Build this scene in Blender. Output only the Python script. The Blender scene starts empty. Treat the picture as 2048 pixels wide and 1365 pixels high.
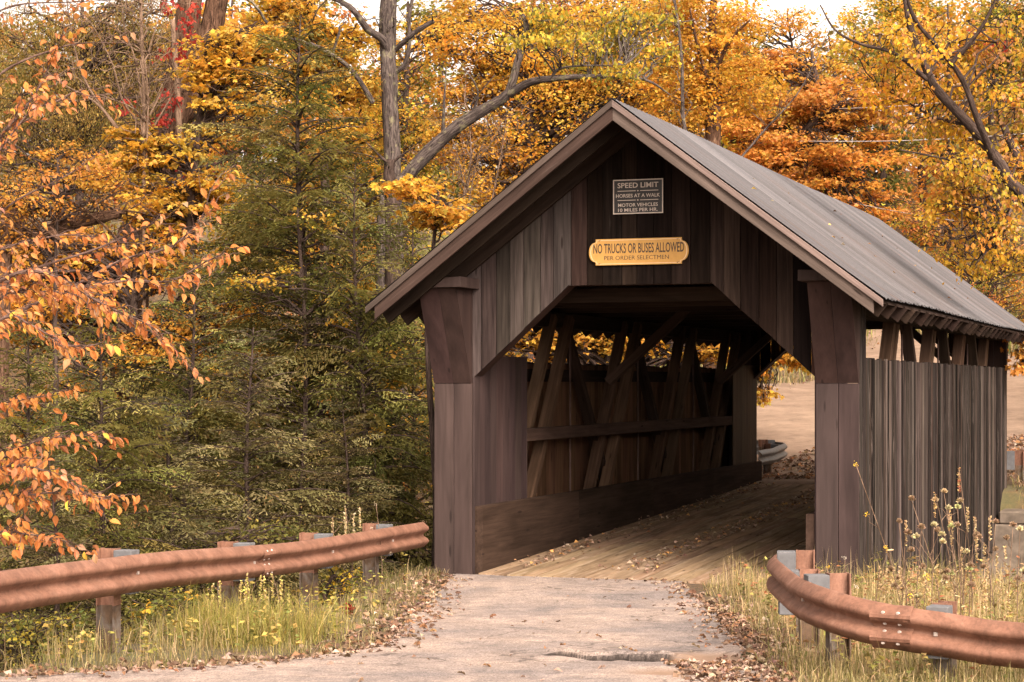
# Wooden covered bridge in autumn woods -- everything is built in code, metres, Z up.
import bpy, math, random
import numpy as np
from mathutils import Vector, Matrix

SC = bpy.context.scene
COL = SC.collection
random.seed(7)
RNG = np.random.default_rng(7)
R = math.radians

# ------------------------------------------------------------------ camera constants
F = 3950.0            # focal length in pixels of a 2048 px wide frame
CH = 1.95             # eye height
def P3(px, py, Y):
    """point seen at (px, py) of a 2048 px frame at distance Y in front of the camera"""
    return np.array([(px - 1024.0) / F * Y, Y, CH + (768.0 - py) / F * Y])

TH = math.atan(1459.0 / 3950.0)
BC, BS = math.cos(TH), math.sin(TH)
BOX, BOY = 1.552, 24.07                      # middle of the near portal
def bridge_to_world(lx, ly):
    return BOX + lx * BC + ly * BS, BOY - lx * BS + ly * BC
def world_to_bridge(X, Y):
    return (X - BOX) * BC - (Y - BOY) * BS, (X - BOX) * BS + (Y - BOY) * BC

# ------------------------------------------------------------------ object helpers
def link(o, parent=None):
    COL.objects.link(o)
    if parent is not None:
        o.parent = parent
    return o

def tag(o, label=None, cat=None, group=None, kind=None):
    if label: o['label'] = label
    if cat: o['category'] = cat
    if group: o['group'] = group
    if kind: o['kind'] = kind
    return o

def empty(name, loc=(0, 0, 0), rz=0.0):
    o = bpy.data.objects.new(name, None)
    o.empty_display_size = 0.2
    o.location = loc
    o.rotation_euler = (0, 0, rz)
    return link(o)

def raw_mesh(name, V, loops, starts, smooth=False):
    me = bpy.data.meshes.new(name)
    V = np.asarray(V, dtype=np.float32)
    me.vertices.add(len(V)); me.vertices.foreach_set('co', V.ravel())
    loops = np.asarray(loops, dtype=np.int32)
    starts = np.asarray(starts, dtype=np.int32)
    me.loops.add(len(loops)); me.loops.foreach_set('vertex_index', loops)
    me.polygons.add(len(starts)); me.polygons.foreach_set('loop_start', starts)
    me.polygons.foreach_set('use_smooth', np.full(len(starts), smooth, dtype=bool))
    me.update(calc_edges=True)
    return me

def add_color(me, col, name='tint'):
    a = me.color_attributes.new(name, 'FLOAT_COLOR', 'POINT')
    c = np.ones((len(me.vertices), 4), dtype=np.float32)
    c[:, :3] = col
    a.data.foreach_set('color', c.ravel())

def add_vec(me, vec, name='gr'):
    a = me.attributes.new(name, 'FLOAT_VECTOR', 'POINT')
    a.data.foreach_set('vector', np.asarray(vec, dtype=np.float32).ravel())

class MB:
    """collects solid pieces (boards, beams, prisms) of ONE part; every vertex carries a tint and a grain coordinate"""
    def __init__(self):
        self.v, self.f, self.c, self.g = [], [], [], []
    def _put(self, V, faces, tint, grain):
        b = len(self.v)
        self.v += [tuple(p) for p in V]
        self.f += [tuple(b + i for i in f) for f in faces]
        self.c += [tint] * len(V)
        off = (random.uniform(0, 50), random.uniform(0, 50), random.uniform(0, 50))
        self.g += [(g[0] + off[0], g[1] + off[1], g[2] + off[2]) for g in grain]
    HEX = [(0, 3, 2, 1), (4, 5, 6, 7), (0, 1, 5, 4), (1, 2, 6, 5), (2, 3, 7, 6), (3, 0, 4, 7)]
    def hexa(self, V, tint=(.1, .07, .06), axis=2):
        """8 corners: bottom 4 (ccw) then top 4; axis = grain direction"""
        g = []
        for p in V:
            q = list(p); a = q[axis]; o = [q[i] for i in range(3) if i != axis]
            g.append((a, o[0], o[1]))
        self._put(V, MB.HEX, tint, g)
    def box(self, x0, x1, y0, y1, z0, z1, tint=(.1, .07, .06), axis=2):
        self.hexa([(x0, y0, z0), (x1, y0, z0), (x1, y1, z0), (x0, y1, z0),
                   (x0, y0, z1), (x1, y0, z1), (x1, y1, z1), (x0, y1, z1)], tint, axis)
    def beam(self, p0, p1, w, h, tint=(.1, .07, .06), up=(0, 0, 1), bev=0.0):
        p0, p1 = Vector(p0), Vector(p1)
        d = p1 - p0; L = d.length; d.normalize()
        u = Vector(up)
        s = d.cross(u)
        if s.length < 1e-4: s = d.cross(Vector((0, 1, 0)))
        s.normalize(); u = s.cross(d)
        V, g = [], []
        for (t, e) in ((0, p0), (L, p1)):
            for (a, b) in ((-1, -1), (1, -1), (1, 1), (-1, 1)):
                V.append(e + s * (a * w / 2) + u * (b * h / 2)); g.append((t, a * w / 2, b * h / 2))
        self._put(V, [(0, 1, 2, 3), (4, 7, 6, 5), (0, 4, 5, 1), (1, 5, 6, 2), (2, 6, 7, 3), (3, 7, 4, 0)], tint, g)
    def prism(self, poly, fn, t0, t1, tint=(.1, .07, .06), grain=None):
        """2D polygon poly extruded between t0 and t1; fn(a, b, t) -> xyz"""
        n = len(poly)
        V = [fn(a, b, t0) for a, b in poly] + [fn(a, b, t1) for a, b in poly]
        fc = [tuple(range(n - 1, -1, -1)), tuple(range(n, 2 * n))]
        fc += [(i, (i + 1) % n, n + (i + 1) % n, n + i) for i in range(n)]
        g = [(b, a, t) for t in (t0, t1) for a, b in poly]
        self._put(V, fc, tint, g)
    def build(self, name, mat, parent=None, smooth=False, bevel=0.0):
        loops, starts = [], []
        for f in self.f:
            starts.append(len(loops)); loops.extend(f)
        me = raw_mesh(name, self.v, loops, starts, smooth)
        add_color(me, np.array(self.c, dtype=np.float32)); add_vec(me, self.g)
        me.materials.append(mat)
        o = link(bpy.data.objects.new(name, me), parent)
        if bevel:
            m = o.modifiers.new('bevel', 'BEVEL'); m.width = bevel; m.segments = 1; m.limit_method = 'ANGLE'
        return o

class Tubes:
    """collects tapered round limbs of ONE part"""
    def __init__(self):
        self.v, self.l, self.n, self.g = [], [], 0, []
        self.loops, self.starts, self.nl = [], [], 0
    def add(self, pts, rad, sides=7, rough=0.0, seed=0):
        pts = np.asarray(pts, dtype=float); k = len(pts)
        rad = np.asarray(rad, dtype=float)
        d = np.gradient(pts, axis=0); d /= (np.linalg.norm(d, axis=1, keepdims=True) + 1e-9)
        ref = np.array([0.31, 0.87, 0.38]); 
        s = np.cross(d, ref); s /= (np.linalg.norm(s, axis=1, keepdims=True) + 1e-9)
        u = np.cross(s, d)
        a = np.linspace(0, 2 * np.pi, sides, endpoint=False)
        rr = rad[:, None] * np.ones((k, sides))
        if rough:
            rr = rr * (1 + rough * np.random.default_rng(seed).normal(size=(k, sides)))
        V = pts[:, None, :] + rr[:, :, None] * (np.cos(a)[None, :, None] * s[:, None, :] + np.sin(a)[None, :, None] * u[:, None, :])
        cum = np.concatenate([[0], np.cumsum(np.linalg.norm(np.diff(pts, axis=0), axis=1))])
        G = np.zeros((k, sides, 3)); G[:, :, 0] = cum[:, None]
        G[:, :, 1] = rr * np.cos(a); G[:, :, 2] = rr * np.sin(a)
        G += RNG.uniform(0, 30, 3)
        i = np.arange(k - 1)[:, None]; j = np.arange(sides)[None, :]; j2 = (j + 1) % sides
        q = np.stack([i * sides + j, i * sides + j2, (i + 1) * sides + j2, (i + 1) * sides + j], axis=-1).reshape(-1, 4) + self.n
        cap = np.arange(sides) + (k - 1) * sides + self.n
        self.v.append(V.reshape(-1, 3)); self.g.append(G.reshape(-1, 3))
        self.loops.append(q.ravel()); self.starts.append(self.nl + 4 * np.arange(len(q))); self.nl += q.size
        self.loops.append(cap); self.starts.append(np.array([self.nl])); self.nl += sides
        self.n += k * sides
    def build(self, name, mat, parent=None, origin=None):
        V = np.concatenate(self.v)
        if origin is not None: V = V - np.asarray(origin)
        me = raw_mesh(name, V, np.concatenate(self.loops), np.concatenate(self.starts), True)
        add_vec(me, np.concatenate(self.g))
        me.materials.append(mat)
        return link(bpy.data.objects.new(name, me), parent)

def spline(pts, n=14):
    """smooth poly-line through points (Catmull-Rom)"""
    P = np.asarray(pts, dtype=float)
    if len(P) < 3:
        t = np.linspace(0, 1, n)[:, None]; return P[0] * (1 - t) + P[-1] * t
    Q = np.vstack([2 * P[0] - P[1], P, 2 * P[-1] - P[-2]])
    out = []
    m = max(2, n // (len(P) - 1))
    for i in range(1, len(Q) - 2):
        t = np.linspace(0, 1, m, endpoint=False)[:, None]
        a, b, c, d = Q[i - 1], Q[i], Q[i + 1], Q[i + 2]
        out.append(0.5 * ((2 * b) + (c - a) * t + (2 * a - 5 * b + 4 * c - d) * t ** 2 + (3 * b - a - 3 * c + d) * t ** 3))
    out.append(P[-1:])
    return np.vstack(out)

# ------------------------------------------------------------------ leaf meshes
def tmpl(pts, tris):
    return np.array(pts, dtype=float), np.array(tris, dtype=int)
KITE = tmpl([(0, 0, 0), (.45, .36, .07), (1, 0, -.08), (.45, -.36, .07), (.5, 0, -.02)], [(0, 4, 1), (1, 4, 2), (0, 3, 4), (3, 2, 4)])
QUADL = tmpl([(0, 0, 0), (.45, .36, .08), (1, 0, -.08), (.45, -.36, .08)], [(0, 2, 1), (0, 3, 2)])
NEEDLE = tmpl([(0, .06, 0), (0, -.06, 0), (.75, -.16, -.03), (1, 0, -.05), (.75, .16, -.03)], [(0, 1, 2), (0, 2, 4), (4, 2, 3)])
_mp = [(0, 0, 0), (.12, .22, .03), (-.02, .42, -.04), (.3, .38, .05), (.5, .62, -.06), (.55, .24, .04), (.78, .26, .0), (1.05, 0, -.1),
       (.78, -.26, .0), (.55, -.24, .04), (.5, -.62, -.06), (.3, -.38, .05), (-.02, -.42, -.04), (.12, -.22, .03), (.4, 0, -.03)]
MAPLE = tmpl(_mp, [(i, 14, i + 1) for i in range(13)] + [(13, 14, 0)])
_bp = []
for _t, _w, _z in ((0, .03, 0), (.2, .19, .02), (.45, .27, .0), (.7, .19, -.07), (1, .0, -.22)):
    _bp += [(_t, _w, _z + .11 * (_w > .1)), (_t, 0, _z), (_t, -_w, _z + .11 * (_w > .1))]
BEECH = tmpl(_bp, [t for i in range(4) for t in ((3*i, 3*i+1, 3*i+4), (3*i, 3*i+4, 3*i+3), (3*i+1, 3*i+2, 3*i+5), (3*i+1, 3*i+5, 3*i+4))])

def unit(a):
    return a / (np.linalg.norm(a, axis=-1, keepdims=True) + 1e-9)

def leaf_verts(Pt, D, N, size, template):
    T, tri = template
    D = unit(D); S = unit(np.cross(N, D)); U = np.cross(D, S)
    V = Pt[:, None, :] + size[:, None, None] * (T[None, :, 0:1] * D[:, None, :] + T[None, :, 1:2] * S[:, None, :] + T[None, :, 2:3] * U[:, None, :])
    n, k = len(Pt), len(T)
    L = (tri[None] + (np.arange(n) * k)[:, None, None]).reshape(-1)
    return V.reshape(-1, 3), L, k

class Leaves:
    def __init__(self):
        self.v, self.l, self.c, self.n = [], [], [], 0
    def add(self, Pt, D, N, size, col, template=QUADL):
        if len(Pt) == 0: return
        V, L, k = leaf_verts(Pt, D, N, size, template)
        self.v.append(V); self.l.append(L + self.n); self.n += len(V)
        self.c.append(np.repeat(np.clip(col, 0, 1), k, axis=0))
    def build(self, name, mat, parent=None, origin=None):
        V = np.concatenate(self.v)
        if origin is not None: V = V - np.asarray(origin)
        L = np.concatenate(self.l)
        me = raw_mesh(name, V, L, np.arange(0, len(L), 3), False)
        add_color(me, np.concatenate(self.c))
        me.materials.append(mat)
        return link(bpy.data.objects.new(name, me), parent)

def pick(rng, pal, n, jit=.16):
    pal = np.asarray(pal)
    c = pal[rng.integers(0, len(pal), n)]
    return c * (1 + jit * rng.normal(size=(n, 1))) * (1 + .05 * rng.normal(size=(n, 3)))
# ------------------------------------------------------------------ materials (all procedural)
def new_mat(name):
    m = bpy.data.materials.new(name); m.use_nodes = True
    nt = m.node_tree; nt.nodes.clear()
    out = nt.nodes.new('ShaderNodeOutputMaterial')
    b = nt.nodes.new('ShaderNodeBsdfPrincipled')
    nt.links.new(b.outputs[0], out.inputs[0])
    return m, nt, b, out
def N(nt, typ, **kw):
    n = nt.nodes.new(typ)
    for k, v in kw.items(): setattr(n, k, v)
    return n
def vecsrc(nt, attr=None, scale=(1, 1, 1)):
    if attr:
        a = N(nt, 'ShaderNodeAttribute', attribute_name=attr); o = a.outputs['Vector']
    else:
        a = N(nt, 'ShaderNodeTexCoord'); o = a.outputs['Object']
    mp = N(nt, 'ShaderNodeMapping'); mp.inputs['Scale'].default_value = scale
    nt.links.new(o, mp.inputs['Vector'])
    return mp.outputs[0]
def noise(nt, v, scale=1, detail=4, rough=.55, dist=0):
    n = N(nt, 'ShaderNodeTexNoise'); n.inputs['Scale'].default_value = scale
    n.inputs['Detail'].default_value = detail; n.inputs['Roughness'].default_value = rough
    n.inputs['Distortion'].default_value = dist
    nt.links.new(v, n.inputs['Vector']); return n.outputs['Fac']
def ramp(nt, f, stops):
    r = N(nt, 'ShaderNodeValToRGB'); e = r.color_ramp.elements
    while len(e) < len(stops): e.new(0.5)
    for el, (p, c) in zip(e, stops):
        el.position = p; el.color = (c[0], c[1], c[2], 1) if not isinstance(c, (int, float)) else (c, c, c, 1)
    nt.links.new(f, r.inputs[0]); return r.outputs[0]
def mix(nt, f, a, b, mode='MIX'):
    m = N(nt, 'ShaderNodeMix', data_type='RGBA', blend_type=mode)
    for s, v in ((m.inputs['Factor'], f), (m.inputs['A'], a), (m.inputs['B'], b)):
        if isinstance(v, (int, float)): s.default_value = v
        elif isinstance(v, tuple): s.default_value = (*v, 1)
        else: nt.links.new(v, s)
    return m.outputs['Result']
def bump(nt, b, f, strength=.3, dist=.01):
    n = N(nt, 'ShaderNodeBump'); n.inputs['Strength'].default_value = strength; n.inputs['Distance'].default_value = dist
    nt.links.new(f, n.inputs['Height']); nt.links.new(n.outputs[0], b.inputs['Normal'])

def wood(name, lo=.45, hi=1.5, worn=(.30, .26, .24), worn_at=(.62, .8), rough=.92, streak=26, spec=.04, bstr=.6):
    """boards: tint attribute x grain noise that runs along each board, with a worn pale grey where weathered"""
    m, nt, b, _ = new_mat(name)
    t = N(nt, 'ShaderNodeAttribute', attribute_name='tint').outputs['Color']
    fine = noise(nt, vecsrc(nt, 'gr', (1.1, streak, streak)), 1, 6, .65, .4)
    big = noise(nt, vecsrc(nt, 'gr', (.55, 3.2, 3.2)), 1, 3, .6, .6)
    g = ramp(nt, fine, [(.25, lo), (.75, hi)])
    c = mix(nt, 1.0, t, g, 'MULTIPLY')
    c = mix(nt, 1.0, c, ramp(nt, big, [(.3, .62), (.7, 1.3)]), 'MULTIPLY')
    w = noise(nt, vecsrc(nt, 'gr', (.9, 16, 16)), 1, 5, .7, .3)
    wf = ramp(nt, w, [(worn_at[0], 0.0), (worn_at[1], 1.0)])
    c = mix(nt, wf, c, worn)
    kn = N(nt, 'ShaderNodeTexVoronoi'); kn.inputs['Scale'].default_value = 1
    nt.links.new(vecsrc(nt, 'gr', (1.3, 7, 7)), kn.inputs['Vector'])
    c = mix(nt, ramp(nt, kn.outputs['Distance'], [(.07, .75), (.13, 0.0)]), c, (.012, .008, .007))
    nt.links.new(c, b.inputs['Base Color'])
    b.inputs['Roughness'].default_value = rough
    b.inputs['Specular IOR Level'].default_value = spec
    bump(nt, b, fine, bstr, .008)
    return m

M = {}
M['gable'] = wood('weathered_dark_boards', lo=.4, hi=1.6, worn=(.07, .055, .047), worn_at=(.66, .9))
M['siding'] = wood('weathered_grey_siding', lo=.3, hi=1.6, worn=(.15, .12, .105), worn_at=(.56, .74), streak=34)
M['paint'] = wood('brown_stained_boards', lo=.8, hi=1.2, worn=(.09, .06, .055), worn_at=(.66, .9), rough=.7, spec=.12, streak=18, bstr=.4)
M['timber'] = wood('old_sawn_timber', lo=.65, hi=1.35, worn=(.08, .055, .042), worn_at=(.72, .95))
M['rake'] = wood('silvered_trim_boards', lo=.7, hi=1.3, worn=(.17, .135, .12), worn_at=(.62, .9))
M['deck'] = wood('dusty_deck_planks', lo=.75, hi=1.25, worn=(.36, .28, .21), worn_at=(.5, .8), streak=14, bstr=.25)

def plain(name, col, rough=.6, metal=0.0, nscale=8, lo=.8, hi=1.2, spec=.4, bstr=0.0, col2=None, attr=None):
    m, nt, b, _ = new_mat(name)
    v = vecsrc(nt, attr)
    f = noise(nt, v, nscale, 5, .6)
    c = mix(nt, 1.0, col, ramp(nt, f, [(.3, lo), (.7, hi)]), 'MULTIPLY')
    if col2:
        f2 = noise(nt, v, nscale * .35, 5, .65, .5)
        c = mix(nt, ramp(nt, f2, [(.45, 0.0), (.62, 1.0)]), c, col2)
    nt.links.new(c, b.inputs['Base Color'])
    b.inputs['Roughness'].default_value = rough; b.inputs['Metallic'].default_value = metal
    b.inputs['Specular IOR Level'].default_value = spec
    if bstr: bump(nt, b, f, bstr, .01)
    return m
def rusty():
    m, nt, b, _ = new_mat('weathering_steel')
    v = vecsrc(nt)
    a = noise(nt, v, 3.2, 6, .7, .6); f = noise(nt, v, 38, 4, .7); s_ = noise(nt, vecsrc(nt, None, (9, 9, 1.1)), 1, 5, .7, .3)
    c = ramp(nt, a, [(.28, (.115, .056, .036)), (.48, (.165, .080, .052)), (.62, (.20, .102, .068)), (.78, (.235, .135, .098))])
    c = mix(nt, .85, c, ramp(nt, f, [(.3, .75), (.52, 1.0), (.75, 1.25)]), 'MULTIPLY')
    c = mix(nt, .6, c, ramp(nt, s_, [(.36, .6), (.55, 1.08)]), 'MULTIPLY')
    nt.links.new(c, b.inputs['Base Color'])
    nt.links.new(ramp(nt, a, [(.3, .75), (.7, .55)]), b.inputs['Roughness']); b.inputs['Specular IOR Level'].default_value = .25
    bump(nt, b, f, .35, .006)
    return m
M['rust'] = rusty()
M['galv'] = plain('galvanised_steel', (.22, .22, .22), .5, .4, 12, .8, 1.2)
M['bolt'] = plain('bolt_steel', (.42, .36, .32), .5, .3, 20)
M['post_low'] = plain('worn_post_base', (.095, .06, .038), .8, 0, 14, .6, 1.3, .2, .2, (.13, .11, .095))
M['greyblock'] = plain('grey_spacer_block', (.095, .095, .10), .8, 0, 14, .8, 1.2)
M['concrete'] = plain('old_concrete', (.15, .12, .095), .95, 0, 5, .55, 1.25, .1, .4, (.085, .068, .052))
M['stone'] = plain('grey_stone', (.20, .17, .15), .9, 0, 9, .6, 1.3, .2, .5)
M['wire'] = plain('old_wire', (.35, .32, .3), .6)
M['iron'] = plain('iron_rod', (.10, .06, .05), .6, .3)
M['sign_black'] = plain('black_sign_face', (.022, .019, .018), .5, 0, 30, .9, 1.2)
M['sign_white'] = plain('white_sign_paint', (.52, .44, .38), .6, 0, 30, .85, 1.1)
M['sign_yellow'] = plain('yellow_sign_paint', (.44, .24, .062), .5, 0, 14, .9, 1.07, .3)
M['sign_cream'] = plain('cream_sign_line', (.62, .45, .27), .6, 0, 30, .9, 1.1)
M['sign_ink'] = plain('dark_sign_lettering', (.045, .026, .015), .6, 0, 40, .8, 1.3)

# corrugated roof metal
def roof_metal():
    m, nt, b, _ = new_mat('galvanised_corrugated_roof')
    v = vecsrc(nt, None, (.35, 19, .35))
    st = noise(nt, v, 1, 5, .65)
    pn = noise(nt, vecsrc(nt, None, (.35, 1.55, .35)), 1, 2, .5)
    sp = noise(nt, vecsrc(nt, None, (28, 28, 28)), 1, 3, .6)
    c = ramp(nt, st, [(.25, (.05, .048, .052)), (.75, (.118, .112, .115))])
    c = mix(nt, .55, c, ramp(nt, pn, [(.35, .72), (.65, 1.25)]), 'MULTIPLY')
    c = mix(nt, .5, c, ramp(nt, sp, [(.35, .75), (.7, 1.25)]), 'MULTIPLY')
    rs = noise(nt, vecsrc(nt, None, (.22, 15, .22)), 1, 4, .7)
    c = mix(nt, ramp(nt, rs, [(.56, 0.0), (.72, .8)]), c, (.105, .066, .052))
    nt.links.new(c, b.inputs['Base Color'])
    b.inputs['Metallic'].default_value = .3; b.inputs['Roughness'].default_value = .55; b.inputs['Specular IOR Level'].default_value = .25
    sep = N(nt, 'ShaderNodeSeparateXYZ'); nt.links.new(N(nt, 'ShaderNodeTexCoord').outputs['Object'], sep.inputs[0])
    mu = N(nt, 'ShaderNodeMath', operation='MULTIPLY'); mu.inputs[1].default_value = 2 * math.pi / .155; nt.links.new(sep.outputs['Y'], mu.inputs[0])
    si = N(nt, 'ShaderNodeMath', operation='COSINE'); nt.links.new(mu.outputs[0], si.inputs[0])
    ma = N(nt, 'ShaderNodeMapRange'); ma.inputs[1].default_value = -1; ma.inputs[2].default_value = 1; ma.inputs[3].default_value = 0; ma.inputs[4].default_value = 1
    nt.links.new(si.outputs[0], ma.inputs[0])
    c2 = mix(nt, 1.0, c, ramp(nt, ma.outputs[0], [(.05, .52), (.4, 1.05), (1, 1.18)]), 'MULTIPLY')      # darker in the troughs, paler on the crests
    dv = N(nt, 'ShaderNodeMath', operation='MULTIPLY'); dv.inputs[1].default_value = 1 / .62; nt.links.new(sep.outputs['Y'], dv.inputs[0])
    fl = N(nt, 'ShaderNodeMath', operation='FLOOR'); nt.links.new(dv.outputs[0], fl.inputs[0])
    wn = N(nt, 'ShaderNodeTexWhiteNoise', noise_dimensions='1D'); nt.links.new(fl.outputs[0], wn.inputs['W'])
    c2 = mix(nt, 1.0, c2, ramp(nt, wn.outputs['Value'], [(0, .8), (1, 1.2)]), 'MULTIPLY')      # each sheet aged a little differently
    fr = N(nt, 'ShaderNodeMath', operation='FRACT'); nt.links.new(dv.outputs[0], fr.inputs[0])
    c2 = mix(nt, ramp(nt, fr.outputs[0], [(.0, .75), (.07, 0.0)]), c2, (.075, .048, .040))      # rusty lap
    nt.links.new(c2, b.inputs['Base Color'])
    return m
M['roof'] = roof_metal()

def leafmat(name, trans=.4, rough=.55, warm=1.0):
    m, nt, b, out = new_mat(name)
    t = N(nt, 'ShaderNodeAttribute', attribute_name='tint').outputs['Color']
    nt.links.new(t, b.inputs['Base Color'])
    b.inputs['Roughness'].default_value = rough; b.inputs['Specular IOR Level'].default_value = .18
    tr = N(nt, 'ShaderNodeBsdfTranslucent')
    nt.links.new(mix(nt, 1.0, t, (1.0, .92, .7), 'MULTIPLY'), tr.inputs[0])
    mx = N(nt, 'ShaderNodeMixShader'); mx.inputs[0].default_value = trans
    nt.links.new(b.outputs[0], mx.inputs[1]); nt.links.new(tr.outputs[0], mx.inputs[2])
    nt.links.new(mx.outputs[0], out.inputs[0])
    return m
M['leaf'] = leafmat('autumn_leaf', .58)
M['beech'] = leafmat('beech_leaf', .4)
M['hemlock'] = leafmat('hemlock_needles', .38, .6)
M['grass'] = leafmat('grass_blade', .3, .6)
M['litter'] = leafmat('dry_leaf', .1, .8)

def barkmat(name, a, b_, lichen=None, sc=(5, 34, 34), at=(.55, .68)):
    m, nt, b, _ = new_mat(name)
    f = noise(nt, vecsrc(nt, 'gr', sc), 1, 6, .7, .8)
    c = ramp(nt, f, [(.38, a), (.64, b_)])
    if lichen:
        l = noise(nt, vecsrc(nt, 'gr', (5, 7, 7)), 1, 4, .6, .3)
        c = mix(nt, ramp(nt, l, [(at[0], 0.0), (at[1], .85)]), c, lichen)
    nt.links.new(c, b.inputs['Base Color']); b.inputs['Roughness'].default_value = .95
    b.inputs['Specular IOR Level'].default_value = .03
    bump(nt, b, f, .9, .03)
    return m
M['bark_brown'] = barkmat('furrowed_brown_bark', (.022, .012, .008), (.14, .08, .052), (.20, .13, .085), at=(.6, .78))
M['bark_grey'] = barkmat('lichened_grey_bark', (.022, .017, .015), (.12, .095, .085), (.21, .19, .11))
M['bark_dark'] = barkmat('dark_bark', (.022, .015, .012), (.085, .06, .05))
M['bark_tan'] = barkmat('tan_twig_bark', (.10, .065, .045), (.24, .16, .11))
M['bark_beech'] = barkmat('beech_twig_bark', (.06, .035, .028), (.17, .11, .09))

# ground surfaces
def asphalt():
    m, nt, b, _ = new_mat('dusty_cracked_asphalt')
    v = vecsrc(nt)
    big = noise(nt, v, .8, 4, .6, .5)
    mid = noise(nt, v, 5, 5, .65)
    grit = noise(nt, v, 70, 3, .7)
    c = ramp(nt, big, [(.36, (.165, .138, .128)), (.62, (.275, .213, .178))])
    c = mix(nt, .9, c, ramp(nt, mid, [(.3, .72), (.7, 1.2)]), 'MULTIPLY')
    c = mix(nt, .8, c, ramp(nt, grit, [(.34, .38), (.5, 1.0), (.68, 1.8)]), 'MULTIPLY')
    c = mix(nt, .9, c, ramp(nt, noise(nt, v, 24, 4, .7), [(.32, .7), (.5, 1.0), (.7, 1.3)]), 'MULTIPLY')
    # rolled streaks along the lane
    stv = vecsrc(nt, None, (2.2, .35, 1))
    st = noise(nt, stv, 1, 3, .5)
    c = mix(nt, .5, c, ramp(nt, st, [(.35, .85), (.65, 1.12)]), 'MULTIPLY')
    # fine cracks
    vo = N(nt, 'ShaderNodeTexVoronoi', feature='DISTANCE_TO_EDGE'); vo.inputs['Scale'].default_value = .75
    wv = N(nt, 'ShaderNodeVectorMath', operation='ADD')
    nz = N(nt, 'ShaderNodeTexNoise'); nz.inputs['Scale'].default_value = 2.2; nz.inputs['Detail'].default_value = 5
    nt.links.new(v, nz.inputs['Vector'])
    nt.links.new(v, wv.inputs[0]); nt.links.new(nz.outputs['Color'], wv.inputs[1]); nt.links.new(wv.outputs[0], vo.inputs['Vector'])
    ck = ramp(nt, vo.outputs['Distance'], [(.006, 1.0), (.018, 0.0)])
    msk = ramp(nt, noise(nt, v, .6, 2, .5), [(.47, 0.0), (.56, .7)])
    ckm = mix(nt, 1.0, ck, msk, 'MULTIPLY')
    c = mix(nt, ckm, c, (.06, .045, .038))
    # cracks and broken dirt-filled patches carried by the mesh
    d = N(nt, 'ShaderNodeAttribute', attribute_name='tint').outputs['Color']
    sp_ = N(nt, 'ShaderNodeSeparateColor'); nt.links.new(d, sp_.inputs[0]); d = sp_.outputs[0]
    c = mix(nt, sp_.outputs[1], c, (.016, .012, .010))  # dark broken edges, with the shade of the lifted lip painted in
    dm = mix(nt, .35, d, ramp(nt, mid, [(.3, 0.0), (.7, 1.0)]), 'OVERLAY')
    c = mix(nt, dm, c, mix(nt, mid, (.15, .095, .065), (.25, .17, .12)))
    nt.links.new(c, b.inputs['Base Color']); b.inputs['Roughness'].default_value = .9
    b.inputs['Specular IOR Level'].default_value = .2
    bump(nt, b, grit, 1.0, .008)
    return m
M['asphalt'] = asphalt()

def ground_mat():
    m, nt, b, _ = new_mat('leaf_strewn_earth')
    v = vecsrc(nt)
    a = noise(nt, v, 9, 6, .7); l = noise(nt, v, 30, 4, .7); g = noise(nt, v, .7, 4, .6)
    c = ramp(nt, a, [(.3, (.03, .02, .012)), (.5, (.08, .05, .025)), (.7, (.17, .09, .035))])
    c = mix(nt, .6, c, ramp(nt, l, [(.3, .6), (.7, 1.4)]), 'MULTIPLY')
    c = mix(nt, ramp(nt, g, [(.5, 0.0), (.6, .6)]), c, (.085, .085, .03))
    nt.links.new(c, b.inputs['Base Color']); b.inputs['Roughness'].default_value = .95
    bump(nt, b, l, .6, .03)
    return m
M['ground'] = ground_mat()

def dirt_mat():
    m, nt, b, _ = new_mat('packed_dirt')
    v = vecsrc(nt)
    a = noise(nt, v, .5, 5, .6, .4); gr = noise(nt, v, 40, 4, .7)
    w = N(nt, 'ShaderNodeTexNoise'); w.inputs['Scale'].default_value = 1; w.inputs['Detail'].default_value = 4; w.inputs['Distortion'].default_value = 1.2
    nt.links.new(vecsrc(nt, None, (.7, 1.5, 1)), w.inputs['Vector'])
    c = ramp(nt, a, [(.3, (.175, .122, .088)), (.7, (.235, .168, .122))])
    c = mix(nt, .7, c, ramp(nt, w.outputs['Fac'], [(.4, .82), (.5, 1.0), (.7, 1.1)]), 'MULTIPLY')
    c = mix(nt, .5, c, ramp(nt, gr, [(.3, .75), (.7, 1.25)]), 'MULTIPLY')
    c = mix(nt, .9, c, ramp(nt, noise(nt, v, 2.4, 5, .75, .8), [(.32, .72), (.5, 1.0), (.7, 1.16)]), 'MULTIPLY')
    st_ = noise(nt, v, 14, 3, .8)
    c = mix(nt, ramp(nt, st_, [(.66, 0.0), (.72, .8)]), c, (.10, .065, .045))
    nt.links.new(c, b.inputs['Base Color']); b.inputs['Roughness'].default_value = .95; b.inputs['Specular IOR Level'].default_value = .1
    bump(nt, b, w.outputs['Fac'], .6, .06)
    return m
M['dirt'] = dirt_mat()
M['water'] = plain('creek_water', (.03, .028, .02), .08, 0, 3)
# ------------------------------------------------------------------ covered bridge (built in its own frame: x across, y along, away from us)
BR = empty('covered_bridge', (BOX, BOY, 0), -TH)
tag(BR, 'dark weathered wooden covered bridge with a grey corrugated metal roof', 'covered bridge')
BL = 15.4            # portal to portal
HW = 2.69            # half width over the siding
RZ, SL = 5.28, .754  # ridge height, roof slope
EV = 3.13            # half width at the eaves
Y0, Y1 = -1.1, 17.0
def deck_z(y):
    t = min(1, max(0, y / BL)); return -.42 + .44 * t
def roof_z(x): return RZ - SL * abs(x)
rb = random.Random(11)

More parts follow.
